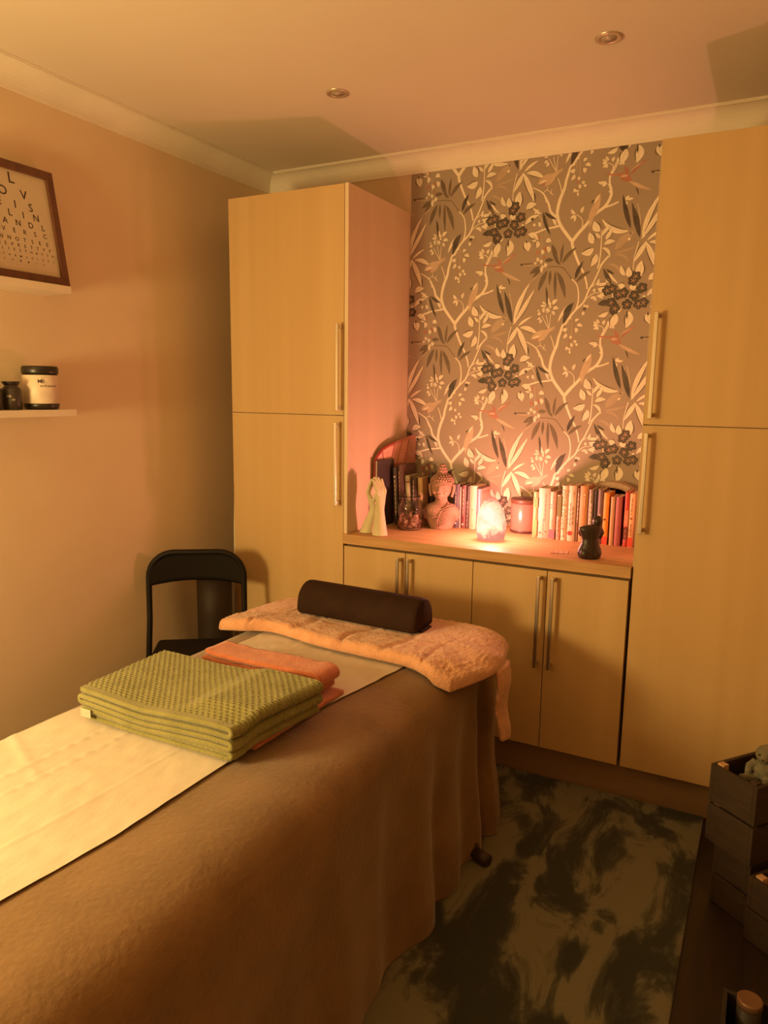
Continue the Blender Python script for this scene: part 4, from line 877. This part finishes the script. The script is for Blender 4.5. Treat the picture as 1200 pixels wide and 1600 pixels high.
bm = bmesh.new(); extrude_poly(bm, [Vector((x, .0755, z)) for x, z in i_], Vector((0, .004, 0))); obj('back_panel', bm, mat('dark_inner', (.035, .018, .012), rough=.7), ar)

# ------------------------------------------------------------------ crates in the dark right-hand corner
crate_m = mat('stained_crate', (.034, .019, .011), (.05, .028, .015), 6, 5, (3, 3, 14), rough=.7); endg = mat('crate_end_grain', (.55, .33, .18), rough=.8)
def crate(lab, ox, oy, oz, ang, L, Wd, H, top_gap=.0):
    t = thing('crate', lab, 'crate', (ox, oy, oz), rz=ang); nb = max(1, round(H/.12)); bh = H/nb-.008
    # local x: along the side seen at the left; local y: away
    for k in range(nb):
        z0 = k*H/nb+.004; z1 = z0+bh
        obj('plank', bx(0, L, -.012, 0, z0, z1, bev=.0015), crate_m, t); obj('plank', bx(0, L, Wd, Wd+.012, z0, z1, bev=.0015), crate_m, t)
        obj('plank', bx(-.012, 0, -.012, Wd+.012, z0, z1, bev=.0015), crate_m, t); obj('plank', bx(L, L+.012, -.012, Wd+.012, z0, z1, bev=.0015), crate_m, t)
    obj('bottom_board', bx(.0005, L-.0005, .0005, Wd-.0005, .002, .012), crate_m, t)
    for x in (.0005, L-.0225):
        for y in (.0005, Wd-.0225): obj('corner_post', bx(x, x+.022, y, y+.022, .0125, H+.001, bev=.001), endg if (x < .01 and y < .01) else crate_m, t)
    return t
AX, AY, AA = 2.350, -.422, -.66
def cr(s, t): return (AX+s*math.cos(AA)-t*math.sin(AA), AY+s*math.sin(AA)+t*math.cos(AA))
crate('narrow wooden crate on top of its stack in the dark right-hand corner', AX, AY, .2005, AA, .135, .30, .25)
p = cr(.02, .02); crate('lower wooden crate on the floor carrying the narrow crate', p[0], p[1], .0, AA, .105, .26, .198)
p = cr(.175, -.02); crate('low wooden crate with pale corner posts beside the crate stack', p[0], p[1], .0, AA, .2, .17, .2)
p = cr(.0675, .15); t = thing('folded_cloth', 'black cloth filling the narrow crate beneath the soft toy', 'cloth', (p[0], p[1], .2135), rz=AA)
bm = bmesh.new(); box(bm, -.044, .044, -.125, .125, 0, .186, bev=.012, seg=3); obj('cloth_bundle', bm, mat('black_cloth', (.012, .009, .007), rough=.95), t, True)
p = cr(.07, .115); t = thing('soft_toy', 'grey green soft toy sitting in the narrow crate at the right edge', 'toy', (p[0], p[1], .400), rz=-.3)
fur = mat('grey_green_fur', (.14, .13, .09), (.2, .18, .12), 40, 4, rough=.95, bump=.8, bscale=200)
bm = bmesh.new(); ball(bm, (0, 0, .036), (.034, .030, .040), 18, 12); ball(bm, (.002, -.004, .088), (.030, .028, .028), 18, 12); ball(bm, (.012, .004, .108), (.020, .018, .014), 12, 8)
ball(bm, (.004, -.030, .082), (.012, .012, .010), 10, 8)
tube(bm, [(-.022, -.01, .062), (-.036, -.022, .045), (-.034, -.036, .030)], [.012, .012, .010], 10); tube(bm, [(.022, -.01, .062), (.036, -.024, .045), (.034, -.036, .030)], [.012, .012, .010], 10)
tube(bm, [(-.015, -.012, .014), (-.034, -.036, .013), (-.048, -.055, .014)], [.015, .0135, .013], 10); tube(bm, [(.015, -.012, .014), (.02, -.038, .013), (.02, -.055, .014)], [.015, .0135, .013], 10)
remeshed('toy_body', bm, fur, t, .0028, 2)
bm = bmesh.new(); ball(bm, (-.009, -.031, .094), (.003,)*3, 8, 6); ball(bm, (.016, -.030, .094), (.003,)*3, 8, 6); ball(bm, (.004, -.042, .085), (.004, .003, .003), 8, 6); obj('face_beads', bm, black, t, True)
bxm = mat('dark_box', (.018, .013, .008), (.03, .02, .012), 8, rough=.6)
t = thing('storage_box', 'dark open box of tins on the floor in the bottom right corner', 'box', (2.42, -1.36, 0))
for a in ((0, .30, 0, .010, .004, .15), (0, .30, .39, .40, .004, .15), (0, .010, .0105, .3895, .004, .15), (.29, .30, .0105, .3895, .004, .15), (0, .30, 0, .40, 0, .0035)): obj('box_panel', bx(*a, bev=.001), bxm, t)
for x, y, lab in ((2.476, -.994, 'small tin with round copper lid, farther one in the dark box'), (2.464, -1.108, 'small tin with round copper lid, nearer one in the dark box')):
    k = thing('tin', lab, 'tin', (x, y, .004))
    bm = bmesh.new(); lathe(bm, [(0, 0), (.0255, 0), (.0265, .003), (.0265, .150), (0, .150)], 28); obj('tin_body', bm, bxm, k, True)
    bm = bmesh.new(); lathe(bm, [(0, .1505), (.027, .1505), (.0275, .153), (.0275, .166), (.0255, .168), (.022, .1675), (0, .1675)], 28); obj('lid', bm, mat('copper_lid', (.22, .12, .07), (.26, .15, .085), 10, rough=.4, metal=.5), k, True)
